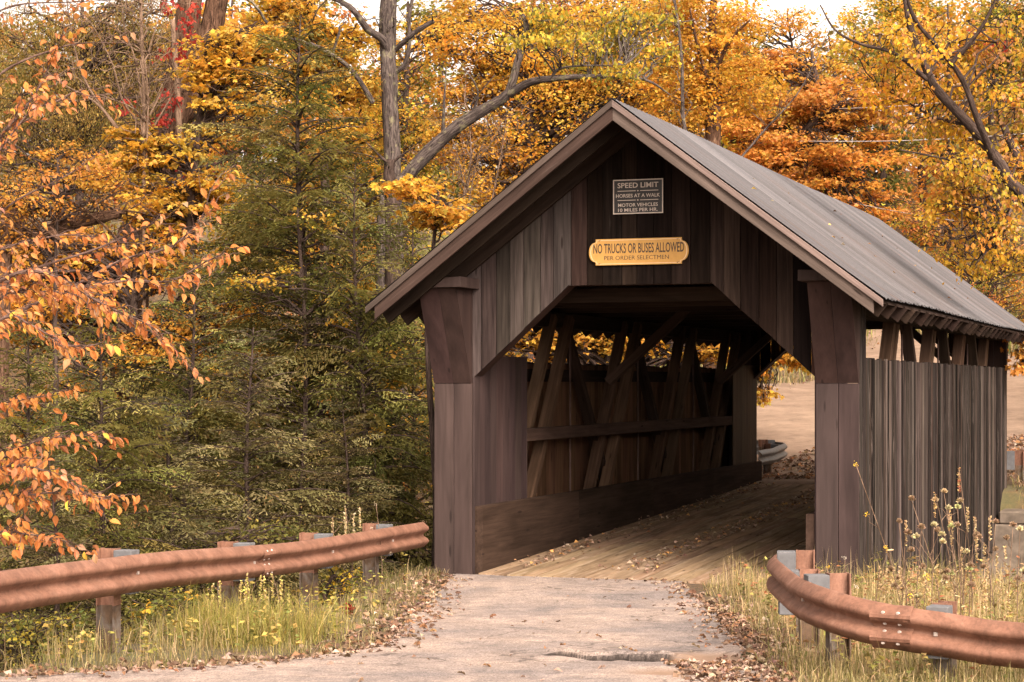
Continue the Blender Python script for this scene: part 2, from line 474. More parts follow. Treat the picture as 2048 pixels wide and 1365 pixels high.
def jit(c, a=.12, r=rb):
    k = .50 * (1 + r.uniform(-a, a))
    return tuple(max(.004, v * k * (1 + r.uniform(-.04, .04))) for v in c)

GT = [(.044, .028, .022), (.028, .018, .014), (.062, .042, .034), (.080, .042, .030), (.020, .013, .011), (.050, .031, .025)]
GREY = [(.088, .069, .061), (.108, .087, .078), (.064, .048, .041)]
OPX, OPZ, LOX, LOZ = .91, 3.165, 2.16, 2.04
def open_z(x):
    x = abs(x)
    return OPZ if x <= OPX else OPZ + (LOZ - OPZ) * (x - OPX) / (LOX - OPX)

def gable(y, sgn, name):
    g = MB()
    x = -2.27
    while x < 2.27:
        w = rb.uniform(.17, .245)
        x1 = min(x + w, 2.27)
        if 2.27 - x1 < .08: x1 = 2.27
        xm = (x + x1) / 2
        if xm < -.78 and sgn < 0:
            tint = jit(GREY[rb.randrange(3)], .18) if rb.random() < .72 else jit(GT[rb.randrange(4)], .3)
        else:
            tint = jit(GT[rb.randrange(len(GT))], .32)
        off = rb.uniform(0, .012); gap = .004
        xs = [x + gap]
        for k in (-OPX, 0, OPX):
            if x + gap < k < x1 - gap: xs.append(k)
        xs.append(x1 - gap)
        up = [(a, roof_z(a) - .235) for a in xs]
        lo = [(a, open_z(a) - rb.uniform(0, .008)) for a in xs]
        poly = lo + up[::-1]
        ya = y + sgn * (.012 - off)
        g.prism(poly, lambda a, b, t: (a, t, b), min(ya, ya - sgn * .026), max(ya, ya - sgn * .026), tint)
        x = x1
    return g.build(name, M['gable'], BR)
gable(0, -1, 'gable_wall'); gable(BL, 1, 'gable_wall')

PT = (.078, .052, .049)
def portal(y, sgn):
    """posts with flared brackets, caps, side wings, lining of the opening; sgn -1 = this end"""
    def Y(a, b):
        p, q = y + sgn * a, y + sgn * b
        return (min(p, q), max(p, q))
    for s in (-1, 1):
        po = MB()
        xa, xb = sorted((s * 2.685, s * 2.18)); xm = xa + .265 if s > 0 else xb - .24
        zb = -.6 if sgn < 0 else -.3
        ya, yb = Y(-.0, .045)
        yc, yd = Y(-.3, 0.0)
        for (u0, u1, t) in ((xa, xm - .003, jit(PT, .12)), (xm + .003, xb, jit(PT, .12))):
            po.box(u0, u1, ya, yb, zb, 1.955, t)
        po.box(xa + .02, xb - .02, yc, yd - .001 if sgn > 0 else yd - .001, zb, 1.93, jit(PT, .1))
        po.build('post', M['paint'], BR, bevel=.004)
        fl = MB()
        ii = [xa, xm - .002, xm + .002, xb]
        for k, (u0, u1) in enumerate(((ii[0], ii[1]), (ii[2], ii[3]))):
            prof = [(.052, 1.958), (.56, 3.13), (-.02, 3.13), (-.02, 1.958)]
            tint = jit((.070, .040, .036), .12)
            V = [(u, y + sgn * a, b) for u in (u0, u1) for a, b in prof]
            fl._put(V, [(0, 1, 2, 3), (7, 6, 5, 4), (0, 4, 5, 1), (1, 5, 6, 2), (2, 6, 7, 3), (3, 7, 4, 0)], tint, [(p[2], p[0], p[1]) for p in V])
        fl.build('flared_bracket', M['paint'], BR)
        cp = MB(); ca, cb = sorted((s * 2.80, s * 2.09)); c0, c1 = Y(.0, .645)
        cp.prism([(s * 2.09, 3.135), (s * 2.66, 3.135), (s * 2.66, 3.145), (s * 2.53, 3.245), (s * 2.09, 3.265)], lambda a, c, t: (a, t, c), c0, c1, jit((.085, .055, .048), .1))
        cp.build('bracket_cap', M['paint'], BR, bevel=.006)
        wg = MB(); w0, w1 = -.02, -1.95
        yy = 0.0
        while yy < 1.93:
            w = rb.uniform(.18, .25); y2 = min(yy + w, 1.95)
            xi, xo = sorted((s * 2.155, s * 2.18))
            p, q = Y(-yy - .003, -y2 + .003)
            wg.box(xi, xo, p, q, zb, 2.31, jit(PT if sgn < 0 else (.11, .075, .05), .15))
            yy = y2
        wg.build('side_wing', M['paint'], BR)
    li = MB()
    pts = [(-LOX, LOZ), (-OPX, OPZ), (OPX, OPZ), (LOX, LOZ)]
    ya, yb = Y(-.03, -.27)
    for a, b in zip(pts[:-1], pts[1:]):
        d = Vector((b[0] - a[0], b[1] - a[1])).normalized(); n = Vector((-d.y, d.x))
        q = [a, b, (b[0] + n.x * .03, b[1] + n.y * .03), (a[0] + n.x * .03, a[1] + n.y * .03)]
        li.prism(q, lambda u, v, t: (u, t, v), ya, yb, jit((.075, .042, .034), .1))
    li.build('opening_lining', M['paint'], BR)
portal(0, -1); portal(BL, 1)

# side walls: narrow vertical boards, open band under the eaves
ST = [(.055, .043, .037), (.036, .028, .025), (.085, .067, .058), (.15, .118, .102), (.020, .016, .014), (.070, .050, .041), (.040, .033, .030)]
for s in (-1, 1):
    sw = MB(); y = .02
    while y < BL - .02:
        w = rb.uniform(.10, .19); y1 = min(y + w, BL - .02)
        if BL - .02 - y1 < .06: y1 = BL - .02
        o = rb.uniform(-.008, .010)
        xa, xb = sorted((s * (HW - .03), s * (HW + o)))
        top = 2.25 + rb.uniform(-.012, .012)
        if y < .34: top = 2.86
        bot = -.72 + rb.uniform(-.04, .04) if y < 1.5 else -1.05 + rb.uniform(-.05, .05)
        sw.box(xa, xb, y + .003, y1 - .003, bot, top, jit(ST[rb.randrange(len(ST))], .15) if y >= .34 else jit((.055, .045, .04), .1))
        y = y1
    sw.build('side_wall', M['siding'], BR)
    il = MB(); y = .3
    while y < BL - .3:
        w = rb.uniform(.14, .24); y1 = min(y + w, BL - .3)
        il.box(*sorted((s * (HW - .046), s * (HW - .033))), y + .002, y1 - .002, -.7, 2.235, jit((.20, .108, .064), .3)); y = y1
    il.build('inner_boarding', M['timber'], BR)
    fr = MB()
    # sill, girt behind the boards, wall plate under the rafters
    for (z0, z1, d) in ((-.95, -.62, .14), (1.98, 2.16, .06), (2.77, 2.98, .22)):
        xa, xb = sorted((s * (HW - .05 - d), s * (HW - .05)))
        fr.box(xa, xb, .06, BL - .06, z0, z1, jit((.05, .035, .027), .1), 1)
    fr.build('wall_plate', M['timber'], BR)
    # truss between the posts
    TT = (.17, .105, .070)
    xc = s * 2.43
    for yt in (4.25, 7.75, 11.25, 14.55):
        for dy in (0, .62):
            b = MB(); b.beam((xc - s * .05 * (dy > 0), yt - 2.55 + dy - .25, -.45), (xc - s * .05 * (dy > 0), yt + dy - .5, 2.92), .13, .155, jit(TT, .15), (1, 0, 0))
            b.build('truss_brace', M['timber'], BR, bevel=.008)
        if yt < 13:
            b = MB(); b.beam((xc + s * .07, yt + .18, 2.92), (xc + s * .07, yt + 3.0, -.45), .10, .16, jit((.075, .05, .037), .15), (1, 0, 0))
            b.build('truss_brace', M['timber'], BR, bevel=.008)
            t = Tubes(); t.add([(xc + s * .01, yt + .36, -.4), (xc + s * .01, yt + .36, 2.9)], [.016, .016], 6)
            t.build('tie_rod', M['iron'], BR)
    b = MB(); b.box(*sorted((xc - .12, xc + .12)), .05, BL - .05, -.68, -.43, jit(TT, .1), 1)
    b.build('bottom_chord', M['timber'], BR)
    b = MB(); b.box(*sorted((s * 2.17, s * 2.29)), 1.95, BL - 1.2, 1.17, 1.345, (.06, .038, .03), 1)
    b.build('guard_plank', M['timber'], BR, bevel=.008)
    b = MB()
    n = 4
    for k in range(n):
        ya, yb = k * BL / n + .003, (k + 1) * BL / n - .003
        b.hexa([(s * 2.05 if s > 0 else -2.15, ya, deck_z(ya) - .02), (s * 2.15 if s > 0 else -2.05, ya, deck_z(ya) - .02), (s * 2.15 if s > 0 else -2.05, yb, deck_z(yb) - .02), (s * 2.05 if s > 0 else -2.15, yb, deck_z(yb) - .02),
                (s * 2.05 if s > 0 else -2.15, ya, .41), (s * 2.15 if s > 0 else -2.05, ya, .41), (s * 2.15 if s > 0 else -2.05, yb, .41), (s * 2.05 if s > 0 else -2.15, yb, .41)], jit((.075, .048, .036), .1), 1)
    b.build('wheel_guard', M['timber'], BR)

# deck: long runner planks that follow the sag
dk = MB(); x = -2.05
while x < 2.04:
    w = rb.uniform(.17, .27); x1 = min(x + w, 2.05)
    ys = [-.16, 3.9 + rb.uniform(-1, 1), 8 + rb.uniform(-1, 1), 12 + rb.uniform(-1, 1), BL + .15]
    for a, c in zip(ys[:-1], ys[1:]):
        za, zc = deck_z(a), deck_z(c); e = rb.uniform(0, .008)
        dk.hexa([(x + .009, a, za - .1), (x1 - .009, a, za - .1), (x1 - .009, c - .008, zc - .1), (x + .009, c - .008, zc - .1),
                 (x + .009, a, za + e), (x1 - .009, a, za + e), (x1 - .009, c - .008, zc + e), (x + .009, c - .008, zc + e)], jit((.40, .27, .17), .18), 1)
    x = x1
dk.build('deck', M['deck'], BR)

# roof: corrugated sheets over boards, rafters, rake boards
for s in (-1, 1):
    pitch = .155; ny = int((Y1 - Y0) / pitch * 8); nx = 9
    ys = np.linspace(Y0, Y1, ny + 1); ts = np.linspace(0, 1, nx)
    rr = np.random.default_rng(3 + s)
    wob = np.interp(ys, np.linspace(Y0, Y1, 14), np.clip(rr.normal(.002, .003, 14), -.003, .006))
    V = np.zeros((nx, ny + 1, 3))
    for i, t in enumerate(ts):
        xx = t * (EV + .02)
        V[i, :, 0] = s * xx + s * ((ys / .62) % 1.0) * .05 * (t == 1)
        V[i, :, 1] = ys
        V[i, :, 2] = RZ - SL * xx + .012 * np.cos(2 * np.pi * ys / pitch) + wob * (.4 + .9 * t) + .008 * np.sin(ys * .55)
    idx = np.arange(nx * (ny + 1)).reshape(nx, ny + 1)
    q = np.stack([idx[:-1, :-1], idx[1:, :-1], idx[1:, 1:], idx[:-1, 1:]], -1).reshape(-1, 4)
    if s < 0: q = q[:, ::-1]
    me = raw_mesh('roof', V.reshape(-1, 3), q.ravel(), np.arange(0, q.size, 4), True)
    me.materials.append(M['roof']); link(bpy.data.objects.new('roof', me), BR)
    sh = MB()
    n = 9
    for k in range(n):
        a, b_ = k / n * EV, (k + 1) / n * EV - .012
        off = .052
        sh.hexa([(s * a, Y0 + .04, roof_z(a) - off - .03), (s * b_, Y0 + .04, roof_z(b_) - off - .03), (s * b_, Y1 - .04, roof_z(b_) - off - .03), (s * a, Y1 - .04, roof_z(a) - off - .03),
                 (s * a, Y0 + .04, roof_z(a) - off), (s * b_, Y0 + .04, roof_z(b_) - off), (s * b_, Y1 - .04, roof_z(b_) - off), (s * a, Y1 - .04, roof_z(a) - off)],
                jit((.10, .072, .058), .2), 1)
    sh.build('roof_boarding', M['timber'], BR)
    y = Y0 + .42
    while y < Y1 - .1:
        r = MB()
        xa, xb = .02, EV - .035 + rb.uniform(-.03, .02)
        zc = .18
        r.beam((s * xa, y, roof_z(xa) - zc), (s * xb, y, roof_z(xb) - zc), .045, .19, jit((.055, .036, .028), .25), (0, 0, 1))
        r.build('rafter', M['timber'], BR)
        y += .60
    for (ye, sg) in ((Y0, -1), (Y1, 1)):
        k = MB()
        xa, xb = .0, EV
        def rk(z_up, z_dn, y_a, y_b, tint, xe):
            yy0, yy1 = sorted((ye + sg * y_a, ye + sg * y_b))
            P = []
            for z in (z_dn, z_up):
                P += [(s * xa, yy0, roof_z(xa) - z), (s * xe, yy0, roof_z(xe) - z), (s * xe, yy1, roof_z(xe) - z), (s * xa, yy1, roof_z(xa) - z)]
            k._put(P, MB.HEX, tint, [(p[0] * 1.25, p[2] + SL * abs(p[0]), p[1]) for p in P])
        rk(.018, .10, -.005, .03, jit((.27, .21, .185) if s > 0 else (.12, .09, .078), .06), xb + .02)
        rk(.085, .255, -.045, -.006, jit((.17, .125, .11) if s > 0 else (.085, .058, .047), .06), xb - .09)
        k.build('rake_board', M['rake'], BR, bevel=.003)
# tie beams, lateral bracing and knee braces inside
for y in (.9, 2.5, 4.4, 6.2, 7.9, 9.6, 11.4, 13.2, 14.7):
    b = MB(); b.box(-2.5, 2.5, y - .08, y + .08, 2.99, 3.16, jit((.06, .04, .03), .15), 0); b.build('tie_beam', M['timber'], BR)
for y in (2.6, 6.1, 9.6):
    b = MB(); b.beam((-2.3, y, 3.2), (2.3, y + 3.3, 3.2), .12, .1, jit((.05, .034, .026), .1)); b.build('lateral_brace', M['timber'], BR)
for y, s in ((6.1, -1), (13.0, 1), (13.0, -1)):
    b = MB(); b.beam((s * 2.32, y, 1.98), (s * 1.02, y, 3.12), .13, .17, jit((.11, .075, .055), .08), (0, 1, 0)); b.build('knee_brace', M['timber'], BR, bevel=.01)

# ------------------------------------------------------------------ signs on the gable
def text_part(name, s, x0, x1, z0, z1, mat, parent, y=-.012, bold=0.0, depth=.002):
    cu = bpy.data.curves.new(name, 'FONT'); cu.body = s; cu.size = 1; cu.extrude = .004; cu.offset = bold
    cu.resolution_u = 3
    o = bpy.data.objects.new(name, cu); COL.objects.link(o)
    me = bpy.data.meshes.new_from_object(o.evaluated_get(bpy.context.evaluated_depsgraph_get()))
    bpy.data.objects.remove(o); 
    n = len(me.vertices); co = np.zeros(n * 3, dtype=np.float32); me.vertices.foreach_get('co', co); co = co.reshape(-1, 3)
    lo, hi = co.min(0), co.max(0)
    out = np.zeros_like(co)
    out[:, 0] = x0 + (co[:, 0] - lo[0]) / (hi[0] - lo[0]) * (x1 - x0)
    out[:, 2] = z0 + (co[:, 1] - lo[1]) / (hi[1] - lo[1]) * (z1 - z0)
    out[:, 1] = y - np.where(co[:, 2] > 0, depth, 0)
    me.vertices.foreach_set('co', out.ravel()); me.materials.clear(); me.materials.append(mat)
    me.polygons.foreach_set('use_smooth', np.zeros(len(me.polygons), dtype=bool)); me.name = name
    me.update()
    return link(bpy.data.objects.new(name, me), parent)

wx, wy = bridge_to_world(0, -.03)
def sign_root(name, label):
    o = empty(name, (wx, wy, 0), -TH)
    return tag(o, label, 'sign')
sg = sign_root('speed_limit_sign', 'black speed limit sign with white lettering and border on the gable, above the yellow sign')
b = MB(); b.box(-.322, .312, -.009, .0, 4.02, 4.44); b.build('sign_panel', M['sign_black'], sg)
b = MB(); e = .013
b.box(-.322, .312, -.0125, -.0095, 4.44 - e, 4.44); b.box(-.322, .312, -.0125, -.0095, 4.02, 4.02 + e)
b.box(-.322, -.322 + e, -.0125, -.0095, 4.0331, 4.4269); b.box(.312 - e, .312, -.0125, -.0095, 4.0331, 4.4269)
b.build('border', M['sign_white'], sg)
b = MB()
for z in (4.300, 4.187):
    for x0, x1 in ((-.265, -.035), (.022, .252)): b.box(x0, x1, -.0125, -.0095, z - .004, z + .004)
    b.prism([(-.018, z), (-.007, z - .01), (.004, z), (-.007, z + .01)], lambda a, c, t: (a, t, c), -.0125, -.0095)
b.build('dividing_line', M['sign_white'], sg)
for s_, x0, x1, z0, z1, bo in (('SPEED LIMIT', -.265, .252, 4.337, 4.400, .012), ('HORSES AT A WALK', -.285, .272, 4.220, 4.264, .010),
                               ('MOTOR VEHICLES', -.258, .246, 4.108, 4.150, .010), ('10 MILES PER HR.', -.258, .244, 4.048, 4.089, .010)):
    text_part('lettering', s_, x0, x1, z0, z1, M['sign_white'], sg, -.0095, bo)
sy = sign_root('trucks_and_buses_sign', 'long yellow sign with round ends banning trucks and buses, on the gable boards')
def plaque(g):
    X, Z0, Z1 = .545 - g, 3.40 + g, 3.72 - g
    zc, h = 3.56, .118 - g * .2
    p = [(-X, Z0), (X, Z0), (X, zc - h - .014)]
    for k in range(13):
        a = -math.pi / 2 + math.pi * k / 12
        p.append((X + .012 - g * .2 + math.cos(a) * (.075 - g * .3), zc + math.sin(a) * h))
    p += [(X, zc + h + .014), (X, Z1), (-X, Z1), (-X, zc + h + .014)]
    for k in range(13):
        a = math.pi / 2 + math.pi * k / 12
        p.append((-X - .012 + g * .2 + math.cos(a) * (.075 - g * .3), zc + math.sin(a) * h))
    p.append((-X, zc - h - .014))
    return p
b = MB(); b.prism(plaque(0), lambda a, c, t: (a, t, c), -.012, .0); b.build('sign_panel', M['sign_yellow'], sy)
b = MB(); po, pi_ = plaque(.012), plaque(.019)
for k in range(len(po)):
    j = (k + 1) % len(po)
    b.prism([po[k], po[j], pi_[j], pi_[k]], lambda a, c, t: (a, t, c), -.0142, -.0122)
b.build('border', M['sign_cream'], sy)
text_part('lettering', 'NO TRUCKS OR BUSES ALLOWED', -.575, .575, 3.543, 3.664, M['sign_ink'], sy, -.0122, .016)
text_part('lettering', 'PER ORDER SELECTMEN', -.435, .385, 3.462, 3.512, M['sign_ink'], sy, -.0122, 0)
b = MB()
for x in (-.50, .49):
    for z in (3.700, 3.418):
        b.box(x - .005, x + .005, -.0165, -.0122, z - .006, z + .006); b.box(x + .014, x + .021, -.0160, -.0122, z + .004, z + .011)
b.build('nail', M['sign_ink'], sy)
# ------------------------------------------------------------------ terrain
def sstep(a, b, x):
    t = np.clip((x - a) / (b - a), 0, 1); return t * t * (3 - 2 * t)
def seg_dist(X, Y, poly):
    d = np.full(np.shape(X), 1e9)
    for (x0, y0), (x1, y1) in zip(poly, poly[1:] + poly[:1]):
        dx, dy = x1 - x0, y1 - y0; L = dx * dx + dy * dy + 1e-9
        t = np.clip(((X - x0) * dx + (Y - y0) * dy) / L, 0, 1)
        d = np.minimum(d, np.hypot(X - x0 - t * dx, Y - y0 - t * dy))
    return d
def inside(X, Y, poly):
    r = np.zeros(np.shape(X), dtype=bool)
    for (x0, y0), (x1, y1) in zip(poly, poly[1:] + poly[:1]):
        c = ((y0 > Y) != (y1 > Y)) & (X < (x1 - x0) * (Y - y0) / (y1 - y0 + 1e-12) + x0)
        r ^= c
    return r
ROADF = [(1.2, 42), (4.3, 48.5), (6.85, 55.7), (8.8, 57.4), (11.5, 66), (13.5, 75), (14.8, 72), (16.3, 64.3), (20, 58.5), (34, 50), (60, 40), (60, 30), (34, 40), (17, 44.0), (9.5, 44.0), (8.5, 39.2), (5.3, 38.2)]
def road_z(Y):
    return np.clip(-.035 * (Y - 9), -.42, .12)
def ground_z(X, Y):
    X, Y = np.asarray(X, float), np.asarray(Y, float)
    lx, ly = world_to_bridge(X, Y)
    near = road_z(Y)
    # left of the guard rail the bank falls away to the brook
    ax, ay, bx, by = -3.95, 14.4, -1.45, 24.2
    t = (Y - ay) / (by - ay)
    edge = np.where(Y < ay, -3.95 - (ay - Y) * 2.5, ax + (bx - ax) * t)
    dl = edge - X
    near = near - .62 * np.clip(dl, 0, 4.2) * sstep(0, .8, dl) + .10 * np.clip(dl - 12, 0, 30)
    dr = X - 2.0
    near = near - .05 * np.clip(dr - 1.5, 0, 6)
    sag = sstep(0.9, 3.2, ly) * (1 - sstep(12.2, 14.9, ly))
    fd = np.clip(Y - 40.5, 0, 60)
    ins = inside(X, Y, ROADF); d = np.where(ins, 0, seg_dist(X, Y, ROADF))
    far = .0 + .12 * fd - .03 * np.clip(fd - 35, 0, 30) + np.clip(.24 * np.clip(d - .4, 0, 100), 0, 6.5) * sstep(15.2, 22, ly)
    far = far - np.clip(lx - 3.0, 0, 12) * .10 * (1 - sstep(15, 24, ly)) - np.clip(-lx - 2.4, 0, 12) * .12 * (1 - sstep(15, 24, ly))
    z = np.where(ly < 7.5, near, far)
    z = z * (1 - sag) + np.minimum(z, -3.1) * sag
    return z + .03 * np.sin(X * 2.1 + 1.3 * np.sin(Y * 1.1)) * sstep(3.4, 5, np.abs(lx) + 0 * X)

def axis(dense0, dense1, step, lo, hi):
    a = list(np.arange(dense0, dense1, step)); s = step; x = dense1
    while x < hi: a.append(x); s *= 1.18; x += s
    s = step; x = dense0 - step; b = []
    while x > lo: b.append(x); s *= 1.18; x -= s
    return np.array(b[::-1] + a)
def grid_mesh(name, xs, ys, zf, mat, keep=None, smooth=True, tint=None):
    X, Y = np.meshgrid(xs, ys, indexing='ij'); Z = zf(X, Y)
    ny = len(ys); idx = np.arange(X.size).reshape(X.shape)
    q = np.stack([idx[:-1, :-1], idx[1:, :-1], idx[1:, 1:], idx[:-1, 1:]], -1).reshape(-1, 4)
    if keep is not None:
        cx = (X[:-1, :-1] + X[1:, 1:]).ravel() / 2; cy = (Y[:-1, :-1] + Y[1:, 1:]).ravel() / 2
        q = q[keep(cx, cy)]
    V = np.stack([X, Y, Z], -1).reshape(-1, 3)
    used = np.unique(q); re = np.full(len(V), -1); re[used] = np.arange(len(used))
    me = raw_mesh(name, V[used], re[q].ravel(), np.arange(0, q.size, 4), smooth)
    if tint is not None: add_color(me, tint(V[used][:, 0], V[used][:, 1]))
    me.materials.append(mat)
    return link(bpy.data.objects.new(name, me))

def lump(X, Y, s, seed=0):
    r = np.random.default_rng(seed); o = 0
    for k in range(5):
        a = r.uniform(0, 6.28); f = s * (1.7 ** k) * r.uniform(.8, 1.2)
        o = o + np.sin(f * (X * math.cos(a) + Y * math.sin(a)) + r.uniform(0, 6)) * .6 ** k
    return o / 2
def terrain_z(X, Y):
    lx, ly = world_to_bridge(X, Y)
    return ground_z(X, Y) + .03 * lump(X, Y, 1.1, 2) * (np.abs(lx) > 3.2) - .025
tag(grid_mesh('ground', axis(-14, 26, .3, -260, 260), axis(9, 80, .3, -30, 420), terrain_z, M['ground']), kind='structure')

# asphalt: a fine sheet with crumbling edges, a lifted crack and a dirt-filled hollow
LEFT = [(-16, 13.4), (-8, 13.95), (-3.7, 14.35), (-2.4, 14.95), (-1.66, 15.6), (-1.12, 16.5), (-1.03, 17.6), (-1.02, 18.8), (-.93, 20.6), (-.72, 24.75)]
RIGHT = [(2.02, 23.72), (2.05, 20), (1.98, 17), (1.80, 15.4), (1.92, 13.7), (2.4, 11.5), (4.5, 9.5), (9, 8.2)]
ROAD = LEFT + RIGHT + [(9, 3), (-16, 3)]
# the crack runs in front of the pothole: world line from (.22, 16.6) to (1.55, 15.9)
CR = np.array([(.20, 15.98), (.42, 15.92), (.60, 15.70), (.78, 15.58), (.98, 15.64), (1.15, 15.55), (1.34, 15.56), (1.58, 15.62)])
def crack_y(X):
    return np.interp(X, CR[:, 0], CR[:, 1]) + .05 * np.sin(X * 17) + .02 * np.sin(X * 37 + 1)
def hollow(X, Y):
    n = lump(X, Y, 3.0, 9)
    a = np.exp(-(((X - 1.62) / .40) ** 2 + ((Y - 15.55) / .75) ** 2)) * (1 + .5 * n)
    b_ = np.exp(-(((X - 1.25) / .5) ** 2 + ((Y - 14.75) / .33) ** 2)) * (.55 + .5 * n)
    return np.clip((np.maximum(a, b_) - .33) * 2.6, 0, 1)
def asphalt_z(X, Y):
    z = road_z(Y) + .010
    lx, ly = world_to_bridge(X, Y)
    z = z + (-.425 + .0 - z) * sstep(-1.6, -.25, ly)
    z = z + .006 * lump(X, Y, 1.6, 4) + .0022 * lump(X, Y, 14, 5)
    w = sstep(.18, .5, X) * (1 - sstep(1.35, 1.6, X))
    dy = Y - crack_y(X)
    lip = np.where(dy > 0, .036 * np.exp(-dy / .4) * (.75 + .5 * lump(X, Y * .2, 9, 77)), -.022 * np.exp(dy / .10)) * w
    dy2 = Y - (crack_y(X) + .24 + .07 * np.sin(X * 9))
    lip2 = np.where(dy2 > 0, .018 * np.exp(-dy2 / .3), -.006 * np.exp(dy2 / .06)) * w
    return z + lip + lip2 - .024 * hollow(X, Y)
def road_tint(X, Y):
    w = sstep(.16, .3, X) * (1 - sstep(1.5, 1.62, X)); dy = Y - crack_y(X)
    e = np.exp(-((dy + .012) / .034) ** 2) * w  # broken edge, darkened further to paint the shadow under the lip
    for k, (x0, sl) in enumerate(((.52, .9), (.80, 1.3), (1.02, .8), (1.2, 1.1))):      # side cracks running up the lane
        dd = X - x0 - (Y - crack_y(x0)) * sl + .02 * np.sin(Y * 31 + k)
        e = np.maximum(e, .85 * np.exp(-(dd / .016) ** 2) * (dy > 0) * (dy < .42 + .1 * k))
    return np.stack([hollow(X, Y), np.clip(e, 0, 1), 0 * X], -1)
def road_keep(cx, cy):
    nx = cx + .045 * lump(cx, cy, 5, 21); ny = cy + .035 * lump(cx, cy, 6, 22)
    lx, ly = world_to_bridge(cx, cy)
    return inside(nx, ny, ROAD) & (ly < -.17)
xs = np.concatenate([np.arange(-16, -4.2, .2), np.arange(-4.2, .1, .035), np.arange(.1, 2.2, .02), np.arange(2.2, 9, .2)])
ys = np.concatenate([np.arange(3, 12.5, .4), np.arange(12.5, 14.4, .035), np.arange(14.4, 16.6, .02), np.arange(16.6, 24.9, .04)])
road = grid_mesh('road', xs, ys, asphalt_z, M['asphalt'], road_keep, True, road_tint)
tag(road, kind='structure')

def far_keep(cx, cy):
    return inside(cx + .3 * lump(cx, cy, 1.2, 31), cy + .3 * lump(cx, cy, 1.0, 32), ROADF)
tag(grid_mesh('dirt_road', np.arange(0, 61, .25), np.arange(29, 77, .25), lambda X, Y: ground_z(X, Y) + .03 + .02 * lump(X, Y, 1.4, 6), M['dirt'], far_keep), kind='structure')
# the brook
me = bpy.data.meshes.new('brook'); me.from_pydata([(-80, -10, -2.95), (80, -10, -2.95), (80, 60, -2.95), (-80, 60, -2.95)], [], [(0, 1, 2, 3)])
me.materials.append(M['water'])
bw = MB()
c0 = [bridge_to_world(-70, 2), bridge_to_world(60, 2), bridge_to_world(60, 13), bridge_to_world(-70, 13)]
me.vertices.foreach_set('co', np.array([(x, y, -2.98) for x, y in c0], dtype=np.float32).ravel()); me.update()
tag(link(bpy.data.objects.new('water', me)), kind='structure')

